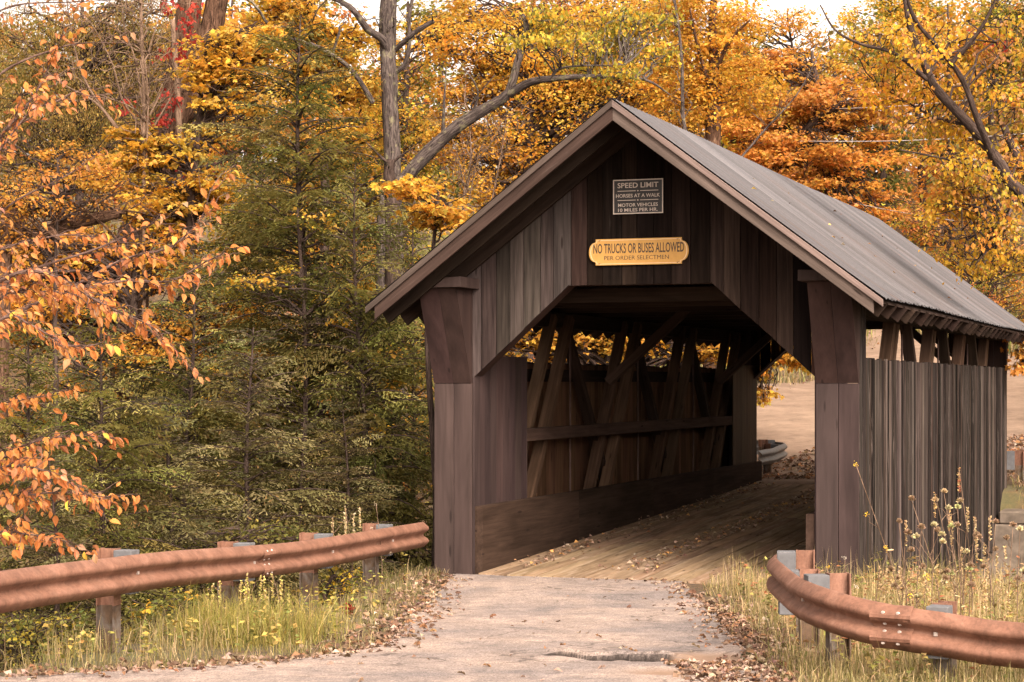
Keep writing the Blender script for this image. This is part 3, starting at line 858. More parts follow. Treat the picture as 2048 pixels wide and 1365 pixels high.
# ------------------------------------------------------------------ guard rails
PROF = [(0, 0), (.018, -.006), (.05, -.035), (.078, -.062), (.083, -.085), (.066, -.108), (.018, -.138), (.010, -.155),
        (.018, -.172), (.066, -.202), (.083, -.225), (.078, -.248), (.05, -.275), (.018, -.304), (0, -.31)]
def rail(name, label, group, path, posts, side, mat=None, splices=(), post_h=1.05, n=60, taper=False):
    """path: (X, Y, ztop); side +1 = corrugated face to the right of travel"""
    mat = mat or M['rust']
    root = empty(name, (path[0][0], path[0][1], float(ground_z(path[0][0], path[0][1]))))
    tag(root, label, 'guard rail', group)
    o0 = np.array(root.location)
    Pp = spline(path, n); k = len(Pp)
    d = np.gradient(Pp, axis=0); d[:, 2] *= 0; d = unit(d)
    nrm = np.stack([d[:, 1], -d[:, 0], 0 * d[:, 0]], 1) * side
    rr = np.random.default_rng(len(label))
    wob = np.interp(np.arange(k), np.linspace(0, k, 12), rr.normal(0, .008, 12))
    pr = np.array(PROF); m = len(pr)
    V = np.zeros((k, 2 * m, 3))
    for j, (a, z) in enumerate(pr):
        for q, off in ((j, 0.0), (2 * m - 1 - j, -.004)):
            V[:, q] = Pp + nrm * (a + off) + np.array([0, 0, 1]) * (z)
            V[:, q, 2] += wob
    V -= o0
    S = 2 * m; i = np.arange(k - 1)[:, None]; j = np.arange(S)[None]; j2 = (j + 1) % S
    q = np.stack([i * S + j, i * S + j2, (i + 1) * S + j2, (i + 1) * S + j], -1).reshape(-1, 4)
    if side > 0: q = q[:, ::-1]
    me = raw_mesh('rail_beam', V.reshape(-1, 3), q.ravel(), np.arange(0, q.size, 4), True); me.materials.append(mat)
    link(bpy.data.objects.new('rail_beam', me), root)
    cum = np.concatenate([[0], np.cumsum(np.linalg.norm(np.diff(Pp, axis=0), axis=1))])
    def at(s):
        p = np.array([np.interp(s, cum, Pp[:, c]) for c in range(3)]); dd = np.array([np.interp(s, cum, d[:, c]) for c in range(3)])
        dd /= np.linalg.norm(dd); return p, dd, np.array([dd[1], -dd[0], 0]) * side
    def obox(mb, c, ax, ay, lx, ly, z0, z1, tint=(.2, .2, .2)):
        vs = []
        for z in (z0, z1):
            for a, b_ in ((-1, -1), (1, -1), (1, 1), (-1, 1)):
                p = c + ax * (a * lx) + ay * (b_ * ly); vs.append((p[0] - o0[0], p[1] - o0[1], z - o0[2]))
        mb.hexa(vs, tint)
    for s in posts:
        s, drop = s if isinstance(s, tuple) else (s, 0)
        p, dd, nn = at(s); p = p - np.array([0, 0, drop])
        gz = float(ground_z(p[0], p[1])) - .25
        bl = MB(); obox(bl, p - nn * .085, dd, nn, .075, .082, p[2] - .33, p[2] + .03)
        bl.build('spacer_block', M['greyblock'], root, bevel=.004)
        c = p - nn * .25
        zt = p[2] + .04
        for nm, z0, z1, mm in (('post', gz + .62, zt, M['rust']), ('post_base', gz, gz + .618, M['post_low'])):
            h = MB()
            for e in (-.075, .075): obox(h, c + nn * e, dd, nn, .065, .006, z0, z1)
            obox(h, c, dd, nn, .006, .068, z0, z1)
            h.build(nm, mm, root)
        bo = MB(); q_ = p + nn * .013
        obox(bo, q_ + np.array([0, 0, 0]), dd, nn, .013, .014, p[2] - .168, p[2] - .142); bo.build('bolt', M['bolt'], root)
    for s in splices:
        p, dd, nn = at(s)
        for ds in (-.055, .055):
            for dz in (-.05, -.13, -.183, -.262):
                a = np.interp(-dz, [-x[1] for x in PROF], [x[0] for x in PROF])
                pc = p + dd * ds + nn * (a + .004)
                bo = MB(); vs = []
                cz = p[2] + dz
                ring = [(math.cos(t), math.sin(t)) for t in np.linspace(0, 2 * math.pi, 8, endpoint=False)]
                P0_ = [pc + dd * (.016 * x) + np.array([0, 0, .012 * y]) for x, y in ring]
                P1_ = [pc + nn * .011 + dd * (.011 * x) + np.array([0, 0, .008 * y]) for x, y in ring]
                vs = [(v[0] - o0[0], v[1] - o0[1], v[2] + dz - o0[2]) for v in P0_ + P1_]
                f = [tuple(range(8, 16)), tuple(range(7, -1, -1))] + [(t, (t + 1) % 8, 8 + (t + 1) % 8, 8 + t) for t in range(8)]
                bo._put(vs, f, (.3, .3, .3), [(0, 0, 0)] * 16); bo.build('bolt', M['bolt'], root)
        # end of the overlapping beam
        lap = MB()
        for (a, z), (a2, z2) in zip(PROF[:-1], PROF[1:]):
            c1, c2 = p + nn * (a + .002) + np.array([0, 0, z]), p + nn * (a2 + .002) + np.array([0, 0, z2])
            vs = []
            for u in (-.15, .15):
                for e, c in ((0, c1), (.004, c1), (.004, c2), (0, c2)):
                    v = c + dd * u + nn * e; vs.append(tuple(v - o0))
            lap._put(vs, MB.HEX, (.2, .2, .2), [(0, 0, 0)] * 8)
        lap.build('rail_splice', mat, root)
    return root
rail('guard_rail', 'long rusty guard rail on the left, running up to the bridge portal', 'rusty road guard rails',
     [(-6.0, 6.5, .72), (-4.85, 10.5, .66), (-3.73, 14.4, .595), (-3.12, 16.3, .545), (-2.42, 18.9, .40), (-1.94, 20.6, .345), (-1.10, 24.3, .25)],
     [2.3, 6.2, 10.25, 12.75, 14.85, 17.1], 1, splices=(13.0,))
rail('guard_rail', 'rusty guard rail curving away to the right beside the weedy verge', 'rusty road guard rails',
     [(2.36, 17.6, .44), (2.20, 16.4, .49), (2.155, 15.4, .505), (2.22, 14.45, .49), (2.42, 14.0, .45), (2.72, 13.75, .40), (3.02, 13.6, .37), (3.45, 13.3, .345), (4.4, 12.6, .32), (5.6, 11.6, .3)],
     [.25, (1.45, .10), 2.9, 4.3, 5.6], 1, splices=(4.0,), n=80)
rail('guard_rail', 'short grey guard rail end past the far left portal of the bridge', None,
     [bridge_to_world(-2.14, 15.45) + (.62,), bridge_to_world(-2.05, 16.6) + (.66,), bridge_to_world(-2.25, 18.2) + (.70,), bridge_to_world(-3.1, 19.2) + (.72,), bridge_to_world(-4.6, 19.7) + (.72,)],
     [1.6, 3.4, 4.6], 1, mat=M['galv'], n=30)
rail('guard_rail', 'dark rusty guard rail beyond the far right corner of the bridge', None,
     [bridge_to_world(2.6, 15.7) + (.62,), bridge_to_world(2.9, 18.0) + (.62,), bridge_to_world(5.5, 20.2) + (.62,), bridge_to_world(10, 21.5) + (.6,)],
     [.3, 2.3, 4.6, 7.0], -1, n=30)
# concrete abutment under the far end
ab = MB(); ab.box(-3.6, 5.2, 13.5, 14.7, -3.3, -.60); ab.box(2.75, 5.2, 13.55, 15.0, -.598, -.36); ab.box(-3.6, -2.75, 13.55, 15.0, -.598, -.36)
abo = ab.build('bridge_abutment', M['concrete'], None, bevel=.03); abo.location = (BOX, BOY, 0); abo.rotation_euler = (0, 0, -TH)
tag(abo, 'pale concrete abutment under the far end of the bridge', 'abutment')
# ------------------------------------------------------------------ trees
Yl = [(.62, .37, .05), (.66, .43, .065), (.56, .30, .04), (.62, .38, .08), (.54, .39, .08)]
YO = [(.60, .33, .05), (.57, .27, .045), (.62, .37, .065), (.52, .245, .045)]
OR = [(.60, .30, .055), (.57, .26, .05), (.62, .35, .07), (.58, .29, .09), (.54, .24, .055)]
YG = [(.42, .34, .045), (.30, .27, .045), (.55, .38, .05), (.24, .23, .04), (.62, .38, .04)]
YR = [(.62, .36, .045), (.66, .42, .06), (.42, .32, .045), (.55, .25, .05), (.50, .27, .12), (.68, .38, .03)]
OL = [(.30, .20, .055), (.22, .155, .045), (.38, .25, .075), (.17, .14, .045), (.26, .20, .06)]
BR_ = [(.46, .22, .09), (.52, .17, .05), (.36, .16, .07), (.55, .30, .10)]
RD = [(.38, .04, .035), (.44, .07, .045), (.30, .03, .028)]
LG = [(.16, .17, .04), (.22, .21, .05), (.30, .24, .05), (.12, .13, .035)]
HEM = [(.112, .106, .027), (.15, .134, .036), (.19, .16, .048), (.076, .075, .021)]
HEML = [(.135, .115, .048), (.17, .14, .062), (.10, .09, .036)]
BEE = [(.44, .175, .052), (.39, .135, .04), (.48, .215, .07), (.41, .165, .075), (.50, .205, .055)]

def tree_root(name, label, cat, base, group=None):
    o = empty(name, base); tag(o, label, cat, group); return o

def wander(rng, a, b, n=6, amp=.12, sag=0.0):
    t = np.linspace(0, 1, n)[:, None]
    p = a * (1 - t) + b * t
    L = np.linalg.norm(b - a)
    off = rng.normal(size=(n, 3)) * amp * L * .5
    off = off * np.sin(np.pi * t)
    p = p + off
    p[:, 2] += sag * L * np.sin(np.pi * t[:, 0])
    return p

def pad(rng, c, r, n, size, pal, lv, template, droop=.3, flat=.32, jit=.16, tilt=.55):
    """one spray of leaves"""
    q = rng.normal(size=(n, 3)) * np.array([r, r, r * flat]) * .55
    Pt = c + q
    az = rng.uniform(0, 2 * np.pi, n)
    size = size * rng.uniform(.8, 1.25)
    D = np.stack([np.cos(az), np.sin(az), -droop - np.abs(rng.normal(0, .5, n)) * droop * 2], 1) + .5 * unit(q)
    Nn = np.stack([rng.normal(0, tilt, n), rng.normal(0, tilt, n), np.ones(n)], 1)
    lv.add(Pt, D, Nn, size * rng.uniform(.5, 1.3, n), pick(rng, pal, n, jit), template)

def broadleaf(name, label, lobes, Z, pal, seed, leaf=.105, dens=1.0, template=QUADL, trunk=None, trunk_mat='bark_dark', group=None, cat='tree',
              trunk_r=.14, base=None, pads=.62, limbs=None, extra=None, droop=.3, twigs=True, depth=.75, flat=.42):
    """lobes: (px, py, rx, ry[, dZ]) ellipses of the crown as seen from the road, Z metres away; all become real 3D lobes"""
    rng = np.random.default_rng(seed); leaf *= .84
    L3 = []
    for lb in lobes:
        px, py, rx, ry = lb[:4]; z = Z + (lb[4] if len(lb) > 4 else 0)
        L3.append((P3(px, py, z), np.array([rx / F * z, max(.5, min(rx, ry * 1.6) / F * z * depth), ry / F * z])))
    cx = np.mean([c[0] for c, _ in L3]); cy = np.mean([c[1] for c, _ in L3])
    zlo = min(c[2] - r[2] for c, r in L3); zhi = max(c[2] + r[2] for c, r in L3)
    if trunk is None:
        bx, by = (cx, cy) if base is None else base
        gz = float(ground_z(bx, by)) - .15
        tp = np.array([[bx, by, gz], [bx + rng.normal(0, .1), by, gz + (zhi - gz) * .35], [cx, cy, gz + (zhi - gz) * .7], [cx + rng.normal(0, .2), cy, zhi - .2]])
    else:
        tp = np.array([P3(*t) for t in trunk]); 
        b0 = tp[0].copy(); gz = float(ground_z(b0[0], b0[1])) - .15
        if b0[2] > gz + .3: tp = np.vstack([[b0[0] + (b0[0] - tp[1][0]) * .25, b0[1], gz], tp])
    tp = spline(tp, 26)
    root = tree_root(name, label, cat, (tp[0][0], tp[0][1], tp[0][2]), group)
    o0 = tp[0]
    tb = Tubes(); hh = np.linspace(0, 1, len(tp))
    tb.add(tp, trunk_r * (1.12 - hh) ** .8 + .012, 10, .05, seed)
    if limbs:
        for lm in limbs:
            pts = spline([P3(*p) for p in lm[0]], 22); rr = np.linspace(lm[1], lm[2], len(pts)); tb.add(pts, rr, 8, .06, seed + 1)
    skel = tp[2:] if not limbs else np.vstack([tp[6:]] + [spline([P3(*p) for p in lm[0]], 22)[4:] for lm in limbs])
    lv = Leaves()
    for c, r in L3:
        vol = r[0] * r[1] * r[2]; area = 3.14 * r[0] * r[2]
        pr = pads * min(1.0, max(.45, r.mean() * .6))
        k = max(5, int(area * 1.55 / (pr * pr) * dens))
        u = unit(rng.normal(size=(k, 3))) * (rng.uniform(0, 1, (k, 1)) ** .42)
        C = c + u * r
        for ci in C:
            n = int(rng.uniform(.7, 1.3) * 4.3 * pr * pr / (leaf * leaf))
            sub = np.asarray(pal)[rng.integers(0, len(pal), 3)]
            if twigs and rng.random() < .35:
                for _q in range(2):
                    e_ = ci + rng.normal(size=3) * np.array([pr, pr, pr * .45]) * .8; tb.add(wander(rng, ci - np.array([0, 0, pr * .25]), e_, 4, .15), np.linspace(.007, .003, 4), 3)
            pad(rng, ci, pr * rng.uniform(.7, 1.3), max(8, n), leaf, sub * rng.uniform(.72, 1.2), lv, template, droop, flat)
        if twigs:
            for ci in C[:: max(1, int(len(C) / (9 if limbs else 40)))]:
                dv = skel - ci; hd_ = np.hypot(dv[:, 0], dv[:, 1])
                cost = np.linalg.norm(dv, axis=1) + 1.2 * np.clip(dv[:, 2] + .45 * hd_, 0, 9)
                a = skel[int(np.argmin(cost))]; w = wander(rng, a, ci, 7, .16, .08); r0 = min(trunk_r * .38, (.007 if limbs else .012) + (.008 if limbs else .014) * np.linalg.norm(ci - a))
                tb.add(w, np.linspace(r0, .007, 7), 5)
                for q in range(2):
                    e = ci + rng.normal(size=3) * np.array([pr, pr, pr * .5]); tb.add(wander(rng, w[4], e, 5, .15), np.linspace(r0 * .4, .005, 5), 4)
    if extra: extra(rng, lv, tb)
    tb.build('trunk', M[trunk_mat], root, o0)
    lv.build('crown', M['leaf'], root, o0)
    return root

# ---- hemlocks: drooping feathery boughs
def bough(rng, L, pal, dz=.3):
    """one flat bough along +x, with side twigs carrying needle sprays; returns (points, dirs, normals, size, colour)"""
    m = max(6, int(L / .05)); t = (np.arange(m) + .5) / m
    t = t[t > .12]; m = len(t)
    ax = np.stack([t * L, np.zeros(m), L * (.16 * t - (.16 + dz) * t * t)], 1)
    Pt, D = [], []
    for k in range(m):
        sgn = 1 if k % 2 else -1
        tl = L * .40 * (1 - t[k]) ** .75 * rng.uniform(.7, 1.25) * min(1, t[k] * 4) + .06
        a = sgn * R(rng.uniform(44, 66))
        td = np.array([math.cos(a), math.sin(a), -.10 - .5 * rng.random() * tl])
        nn = max(2, int(tl / .033)); s = (np.arange(nn) + .4) / nn
        tp = ax[k] + td * (s * tl)[:, None]; tp[:, 2] -= .45 * tl * s * s
        for sd in (-1, 1):
            b = a + sd * R(rng.uniform(25, 65))
            Pt.append(tp + rng.normal(0, .016, tp.shape)); D.append(np.stack([np.full(nn, math.cos(b)), np.full(nn, math.sin(b)), np.full(nn, -.38) + rng.normal(0, .2, nn)], 1))
    Pt = np.concatenate(Pt); D = np.concatenate(D); n = len(Pt)
    Nn = np.stack([rng.normal(0, .35, n), rng.normal(0, .35, n), np.ones(n)], 1)
    return Pt, D, Nn
def hemlock_mesh(seed, H, halfw, pal, low=.04, nb=1.0):
    rng = np.random.default_rng(seed)
    tb, lv = Tubes(), Leaves()
    k = 14; t = np.linspace(0, 1, k)
    tr = np.stack([.012 * np.sin(t * 7 + seed) * H, .012 * np.cos(t * 5 + seed) * H, t * H], 1)
    tb.add(tr, .0105 * H * (1 - t) ** .9 + .008, 9, .06, seed)
    tint = np.asarray(pal)
    z = low * H; az = 0
    while z < H * .985:
        f = z / H
        L = halfw * (1 - f) ** .58 * rng.uniform(.42, 1.22) * (.75 + .25 * min(1, f * 5)) + .12
        if rng.random() < .12: z += .10
        for q in range(2):
            az += 2.399 + rng.normal(0, .3)
            Lb = L * rng.uniform(.7, 1.1)
            Pt, D, Nn = bough(rng, Lb, pal, rng.uniform(.15, .42))
            roll = rng.normal(0, .25); el = R(rng.uniform(-6, 14) + 26 * f)
            Mx = np.array(Matrix.Rotation(az, 3, 'Z') @ Matrix.Rotation(-el, 3, 'Y') @ Matrix.Rotation(roll, 3, 'X'))
            o = np.array([np.interp(z, tr[:, 2], tr[:, 0]), np.interp(z, tr[:, 2], tr[:, 1]), z])
            P_ = Pt @ Mx.T + o; n = len(P_)
            c = pick(rng, tint, 1, .34) * (1 + .14 * rng.normal(size=(n, 1)))
            tip = np.clip(Pt[:, 0] / Lb, 0, 1)[:, None]
            dead = rng.random((n, 1)) < .035
            c = np.where(dead, np.array([.20, .12, .045]), c)
            lv.add(P_, D @ Mx.T, Nn @ Mx.T, rng.uniform(.042, .08, n), c, NEEDLE)
            s = np.linspace(0, 1, 6)
            ax = np.stack([s * Lb, 0 * s, Lb * (.16 * s - .42 * s * s)], 1) @ Mx.T + o
            tb.add(ax, np.linspace(.006 + .008 * Lb, .004, 6), 4)
        z += .055 * rng.uniform(.7, 1.3) / nb
    # dead bare twigs low down
    for _ in range(14):
        zz = rng.uniform(.05, .6) * H; a = rng.uniform(0, 6.28); L = rng.uniform(.3, .9) * halfw
        o = np.array([0, 0, zz]); e = o + np.array([math.cos(a) * L, math.sin(a) * L, rng.uniform(-.2, .1)])
        tb.add(wander(rng, o, e, 6, .15), np.linspace(.014, .004, 6), 4)
    a = tb.build('trunk', M['bark_dark'], None); b = lv.build('crown', M['hemlock'], None)
    return a, b
def hemlock(label, px, py_top, Z, proto, H0, wscale=1.0, rot=0.0, first=False, lean=0):
    x = P3(px, py_top, Z); gz = float(ground_z(x[0], x[1])) - .1
    H = x[2] - gz; s = H / H0
    root = tree_root('hemlock_tree', label, 'hemlock', (x[0], x[1], gz), 'hemlocks along the brook')
    for p in proto:
        o = p if first else p.copy()
        if not first: COL.objects.link(o)
        o.parent = root
    root.rotation_euler = (0, R(lean), rot); root.scale = (s * wscale, s * wscale, s)
    return root
HA = hemlock_mesh(5, 9.0, 2.75, HEM, .05)
HB = hemlock_mesh(8, 6.0, 1.9, HEM, .03)
HC = hemlock_mesh(13, 4.5, 1.55, HEML, .02, 1.1)
hemlock('tallest dark hemlock, its top reaching the upper edge behind the small yellow maples', 606, 35, 30.5, HA, 9.0, 1.02, .4, True)
hemlock('slender hemlock with a bare pale lower trunk behind the rusty rail at left', 205, 590, 21.5, HB, 6.0, .95, 1.2, True)
hemlock('pale grey-green young hemlock with drooping boughs in front of the tallest hemlock', 500, 655, 24.5, HC, 4.5, 1.05, .3, True)
hemlock('narrow hemlock standing between the tallest hemlock and the bridge eave', 722, 330, 29, HB, 6.0, .74, 2.5)
hemlock('hemlock brushing the left portal post of the bridge', 825, 395, 32, HB, 6.0, .72, 4.0)
hemlock('low hemlock at the bridge end of the left guard rail, beside the narrow one', 690, 800, 26, HC, 4.5, 1.05, 3.1)
hemlock('bushy dark hemlock filling the gap between the slender and the tallest hemlock', 375, 505, 27.5, HB, 6.0, .95, 5.2)
hemlock('dark hemlock at the left edge under the orange beech boughs', 55, 630, 24.5, HB, 6.0, .95, .9)
hemlock('small hemlock close behind the left rail, right of the slender one', 335, 830, 22.5, HC, 4.5, 1.2, 1.9)
hemlock('small hemlock deep in shade right of the pale young hemlock', 605, 845, 25.5, HC, 4.5, 1.15, 4.6)
hemlock('dark hemlock sapling low behind the far left rail end', 105, 900, 20.0, HC, 4.5, 1.1, 2.4)
hemlock('tall hemlock half hidden behind the tallest hemlock, to its left', 505, 250, 34, HA, 9.0, .95, 2.2)

# ---- broadleaf trees
broadleaf('maple_tree', 'yellow maple glowing along the left flank of the tallest hemlock', [(470, 160, 100, 80), (420, 110, 60, 60), (335, 285, 115, 45), (270, 345, 65, 50), (390, 380, 100, 60), (290, 420, 80, 50), (500, 90, 70, 50)], 33.2, Yl, 21, .10, 1.25, MAPLE, droop=.25, flat=.25)
broadleaf('maple_tree', 'yellow maple peeking over the top of the tallest hemlock', [(560, 30, 90, 60), (655, 85, 85, 75), (700, 195, 55, 55), (720, 260, 60, 40), (620, 170, 60, 50)], 37, Yl, 22, .10, 1.2, MAPLE)
broadleaf('sapling', 'small orange-leaved sapling below the bare tan shrub at left', [(60, 410, 100, 60), (190, 360, 80, 50), (130, 330, 90, 40), (60, 480, 70, 50)], 27, OR + YO, 23, .062, .7, QUADL, cat='sapling', trunk_r=.04, pads=.5)
broadleaf('maple_tree', 'yellow-orange maple low behind the hemlocks at left', [(120, 610, 160, 90), (60, 540, 100, 80), (430, 640, 130, 60), (480, 740, 100, 50), (300, 700, 120, 90), (150, 480, 100, 60), (330, 520, 110, 70)], 33, YO, 24, .10, 1.1)
broadleaf('maple_tree', 'orange maple glimpsed through the lower boughs of the hemlocks', [(300, 880, 160, 110), (130, 850, 160, 120), (560, 820, 140, 160), (720, 900, 120, 120), (560, 980, 200, 80), (200, 1000, 200, 80)], 36, YO + LG, 25, .11, .8)
broadleaf('maple_tree', 'golden maple seen through gaps right of the tallest hemlock', [(690, 520, 130, 160), (780, 640, 90, 130), (560, 480, 130, 150), (830, 760, 70, 120), (720, 380, 110, 90)], 38, YO + YG, 26, .11, .9)
broadleaf('sapling', 'little yellow maple tucked below the crooked tree at the bridge roof', [(835, 385, 45, 28), (870, 420, 65, 35), (905, 455, 45, 35), (810, 380, 25, 15)], 27.5, Yl + YO, 27, .095, 1.2, MAPLE, cat='sapling', trunk_r=.05, flat=.22)
broadleaf('maple_tree', 'broad golden maple filling the sky between the lichened trunk and the bridge ridge', [(940, 110, 120, 110), (1090, 230, 150, 130), (985, 330, 120, 100), (1160, 110, 150, 110), (930, 240, 90, 90), (1050, 400, 120, 70), (1270, 200, 100, 90)], 50, Yl + YO, 28, .12, 1.0, trunk_r=.2)
broadleaf('maple_tree', 'bright orange-yellow maple straight above the bridge ridge', [(1420, 90, 120, 110), (1345, 170, 90, 90), (1480, 190, 90, 70), (1400, 230, 90, 50), (1400, 10, 120, 60)], 47, YO + Yl, 29, .115, 1.05, trunk_r=.2,
          trunk=[(1425, 300, 47), (1432, 180, 47), (1425, 60, 47), (1432, -60, 47)], trunk_mat='bark_brown', limbs=[([(1425, 150, 47), (1462, 80, 46.5), (1500, 40, 46)], .07, .02), ([(1424, 190, 47), (1395, 90, 46.5), (1380, 20, 46)], .06, .02)])
broadleaf('maple_tree', 'wide orange maple spreading behind the metal roof', [(1570, 215, 200, 65), (1640, 310, 170, 65), (1510, 290, 110, 80), (1700, 205, 110, 70), (1600, 385, 150, 50), (1720, 420, 90, 40), (1560, 130, 80, 40)], 58, OR, 30, .12, 1.15, MAPLE, base=(4.5, 62.0), trunk_r=.2, flat=.22, pads=.7)
broadleaf('young_tree', 'green young tree behind the far end of the roof', [(1770, 330, 55, 60), (1755, 395, 70, 40), (1560, 300, 50, 50), (1800, 280, 40, 40)], 80, LG, 31, .12, 1.1, base=(14.9, 80.0), trunk_r=.08)
YT = [(2075, 520, 29), (2020, 365, 29), (1965, 280, 29), (1915, 225, 29), (1868, 172, 29), (1838, 100, 29), (1815, 30, 29), (1805, -60, 29)]
broadleaf('leaning_tree', 'yellow-leaved tree leaning in from the right edge with a dark forked trunk', [(1880, 90, 120, 70), (1980, 210, 90, 90), (1860, 250, 80, 60), (1985, 360, 90, 90), (1760, 100, 80, 60), (1930, 420, 90, 70), (2010, 80, 70, 70), (1965, 500, 80, 50), (1880, 355, 70, 60), (1810, 170, 70, 50), (1960, 330, 60, 50, -1.6), (1850, 70, 60, 50, -1.4), (2010, 440, 60, 60, -1.5)], 29.5, YR, 32, .085, .62, KITE,
          trunk=YT, trunk_r=.088, droop=.75, flat=.6, limbs=[([(1990, 320, 29), (1955, 240, 28.7), (1925, 160, 28.5), (1880, 100, 28.3), (1830, 40, 28.2), (1810, -20, 28)], .055, .02),
          ([(1855, 160, 29), (1790, 108, 28.8), (1720, 88, 28.6), (1670, 60, 28.5), (1640, 10, 28.4)], .035, .009), ([(1900, 130, 28.3), (1960, 60, 28.2), (2000, -20, 28)], .04, .014),
          ([(2010, 345, 29), (1900, 320, 28.6), (1800, 300, 28.3)], .03, .01), ([(1940, 250, 29), (1870, 235, 29.5), (1790, 190, 30)], .035, .01), ([(2030, 400, 29), (2000, 470, 28.5), (1950, 530, 28)], .03, .01)])
broadleaf('tree', 'green-topped tree with a red patch in the upper right corner', [(2020, 60, 70, 90), (1990, 160, 60, 60)], 46, YG + LG, 33, .11, 1.1, base=(13.4, 46.5), extra=lambda g, lv, tb: [pad(g, P3(1965 + 25 * math.cos(k), 88 + 20 * math.sin(k * 2.2), 45), .35, 90, .11, RD + OR[:1], lv, QUADL) for k in range(7)])
broadleaf('shrub', 'rust-brown shrubs on the bank beyond the roof end', [(1955, 575, 90, 50), (1885, 520, 60, 45), (2030, 615, 60, 40), (2040, 530, 60, 50), (1830, 450, 50, 40)], 55, BR_ + YG, 34, .09, .8, cat='shrub', trunk_r=.06)
broadleaf('tree', 'pale yellow-green tree rounding up into the sky gap at upper right', [(1760, 50, 90, 70), (1830, 20, 80, 60), (1740, 130, 80, 50)], 84, YG + Yl, 35, .16, 1.05)
broadleaf('maple_tree', 'golden maple seen through the lattice of the left bridge wall', [(1130, 655, 120, 70), (1270, 660, 120, 70), (1410, 680, 90, 60), (1180, 560, 160, 70), (1350, 580, 120, 70), (1010, 640, 90, 80)], 43, Yl + YO + YG[:1], 36, .12, 1.2, MAPLE)
broadleaf('maple_tree', 'amber maple whose branch hangs over the far mouth of the bridge', [(1565, 690, 50, 45), (1520, 770, 18, 45), (1610, 710, 40, 30), (1500, 700, 60, 60), (1545, 640, 80, 50)], 44.5, YO + Yl, 37, .125, 1.25, MAPLE, base=(1.0, 49.0), trunk_r=.12, droop=.7, pads=.4)
broadleaf('maple_tree', 'orange maple twig reaching in at the right edge by the bridge end', [(2050, 690, 30, 22), (2035, 735, 18, 16), (2085, 700, 50, 50)], 37, OR, 38, .12, .9, MAPLE, cat='maple', base=(11.6, 37.5), trunk_r=.05, pads=.35, droop=.6)
broadleaf('larch_thicket', 'olive-brown small-leaved tree filling the upper left corner', [(90, 140, 150, 160), (230, 220, 130, 170), (20, 300, 120, 120), (300, 90, 110, 120)], 47, OL, 39, .075, 1.15, NEEDLE, cat='tree', pads=.6, droop=.8, flat=.7)
broadleaf('larch_thicket', 'olive tree behind the old vine-clad trunks', [(420, 120, 110, 130), (330, 260, 110, 120), (520, 210, 90, 100), (210, 330, 110, 80)], 52, OL + LG, 40, .085, 1.0, NEEDLE, cat='tree', pads=.65, droop=.8, flat=.7)
broadleaf('tree', 'green-yellow tree behind the lichened trunk', [(800, 200, 120, 120), (830, 320, 100, 90), (740, 320, 80, 80), (880, 60, 80, 70)], 58, LG + YG + YO, 41, .12, .9)
broadleaf('tree', 'thin rusty-leaved tree in the gap above the golden maple', [(1100, 20, 110, 50), (960, 20, 80, 40), (1240, 30, 100, 50)], 63, BR_ + OR, 42, .13, .55)
broadleaf('maple_tree', 'thin-crowned orange tree whose sparse twigs lace the sky gap at upper right', [(1570, 70, 110, 55), (1650, 110, 70, 50), (1500, 60, 60, 50)], 66, OR + Yl, 44, .12, .38, base=(6.0, 68.0), trunk_r=.08)
broadleaf('maple_tree', 'golden maple sapling woven between the hemlocks at the tallest trunk', [(560, 560, 40, 50), (690, 610, 40, 60), (770, 730, 40, 60), (640, 430, 40, 40), (420, 760, 50, 40), (730, 850, 40, 40), (470, 560, 30, 50)], 29.3, Yl + YG, 45, .085, .55, pads=.4, trunk_r=.04)
# ---- yellow-green tree with a crooked leaning trunk, over the roof
def leanleaves(g, lv, tb):
    pass
broadleaf('crooked_tree', 'crooked grey tree leaning towards the ridge with drooping yellow-green leaves', [(1110, 45, 90, 40), (1230, 70, 100, 55), (1300, 120, 60, 35), (1180, 120, 60, 35), (1060, 40, 50, 40), (1290, 30, 90, 40), (1050, 75, 45, 30, -1.0), (1240, 150, 70, 22, -1.0), (1130, 80, 70, 30, -1)], 35.5, YG, 43, .10, .62, KITE,
          trunk=[(770, 440, 36), (800, 372, 36), (860, 302, 36), (920, 250, 35.8), (985, 210, 35.6), (1018, 185, 35.5), (1035, 125, 35.5), (1053, 60, 35.5), (1045, 30, 35.4)], trunk_mat='bark_grey', trunk_r=.14, droop=.8, flat=.5,
          limbs=[([(1018, 188, 35.5), (1060, 165, 35.3), (1112, 157, 35.1), (1200, 153, 35), (1290, 160, 34.8), (1340, 190, 34.6)], .085, .012), ([(885, 275, 36), (888, 215, 35.8), (892, 140, 35.7)], .04, .012),
                 ([(940, 240, 35.8), (955, 180, 35.6), (915, 120, 35.5)], .025, .008), ([(1100, 158, 35.1), (1130, 135, 35), (1250, 130, 34.8)], .035, .008), ([(950, 230, 35.8), (945, 205, 35.6), (990, 150, 35.4)], .022, .007)])
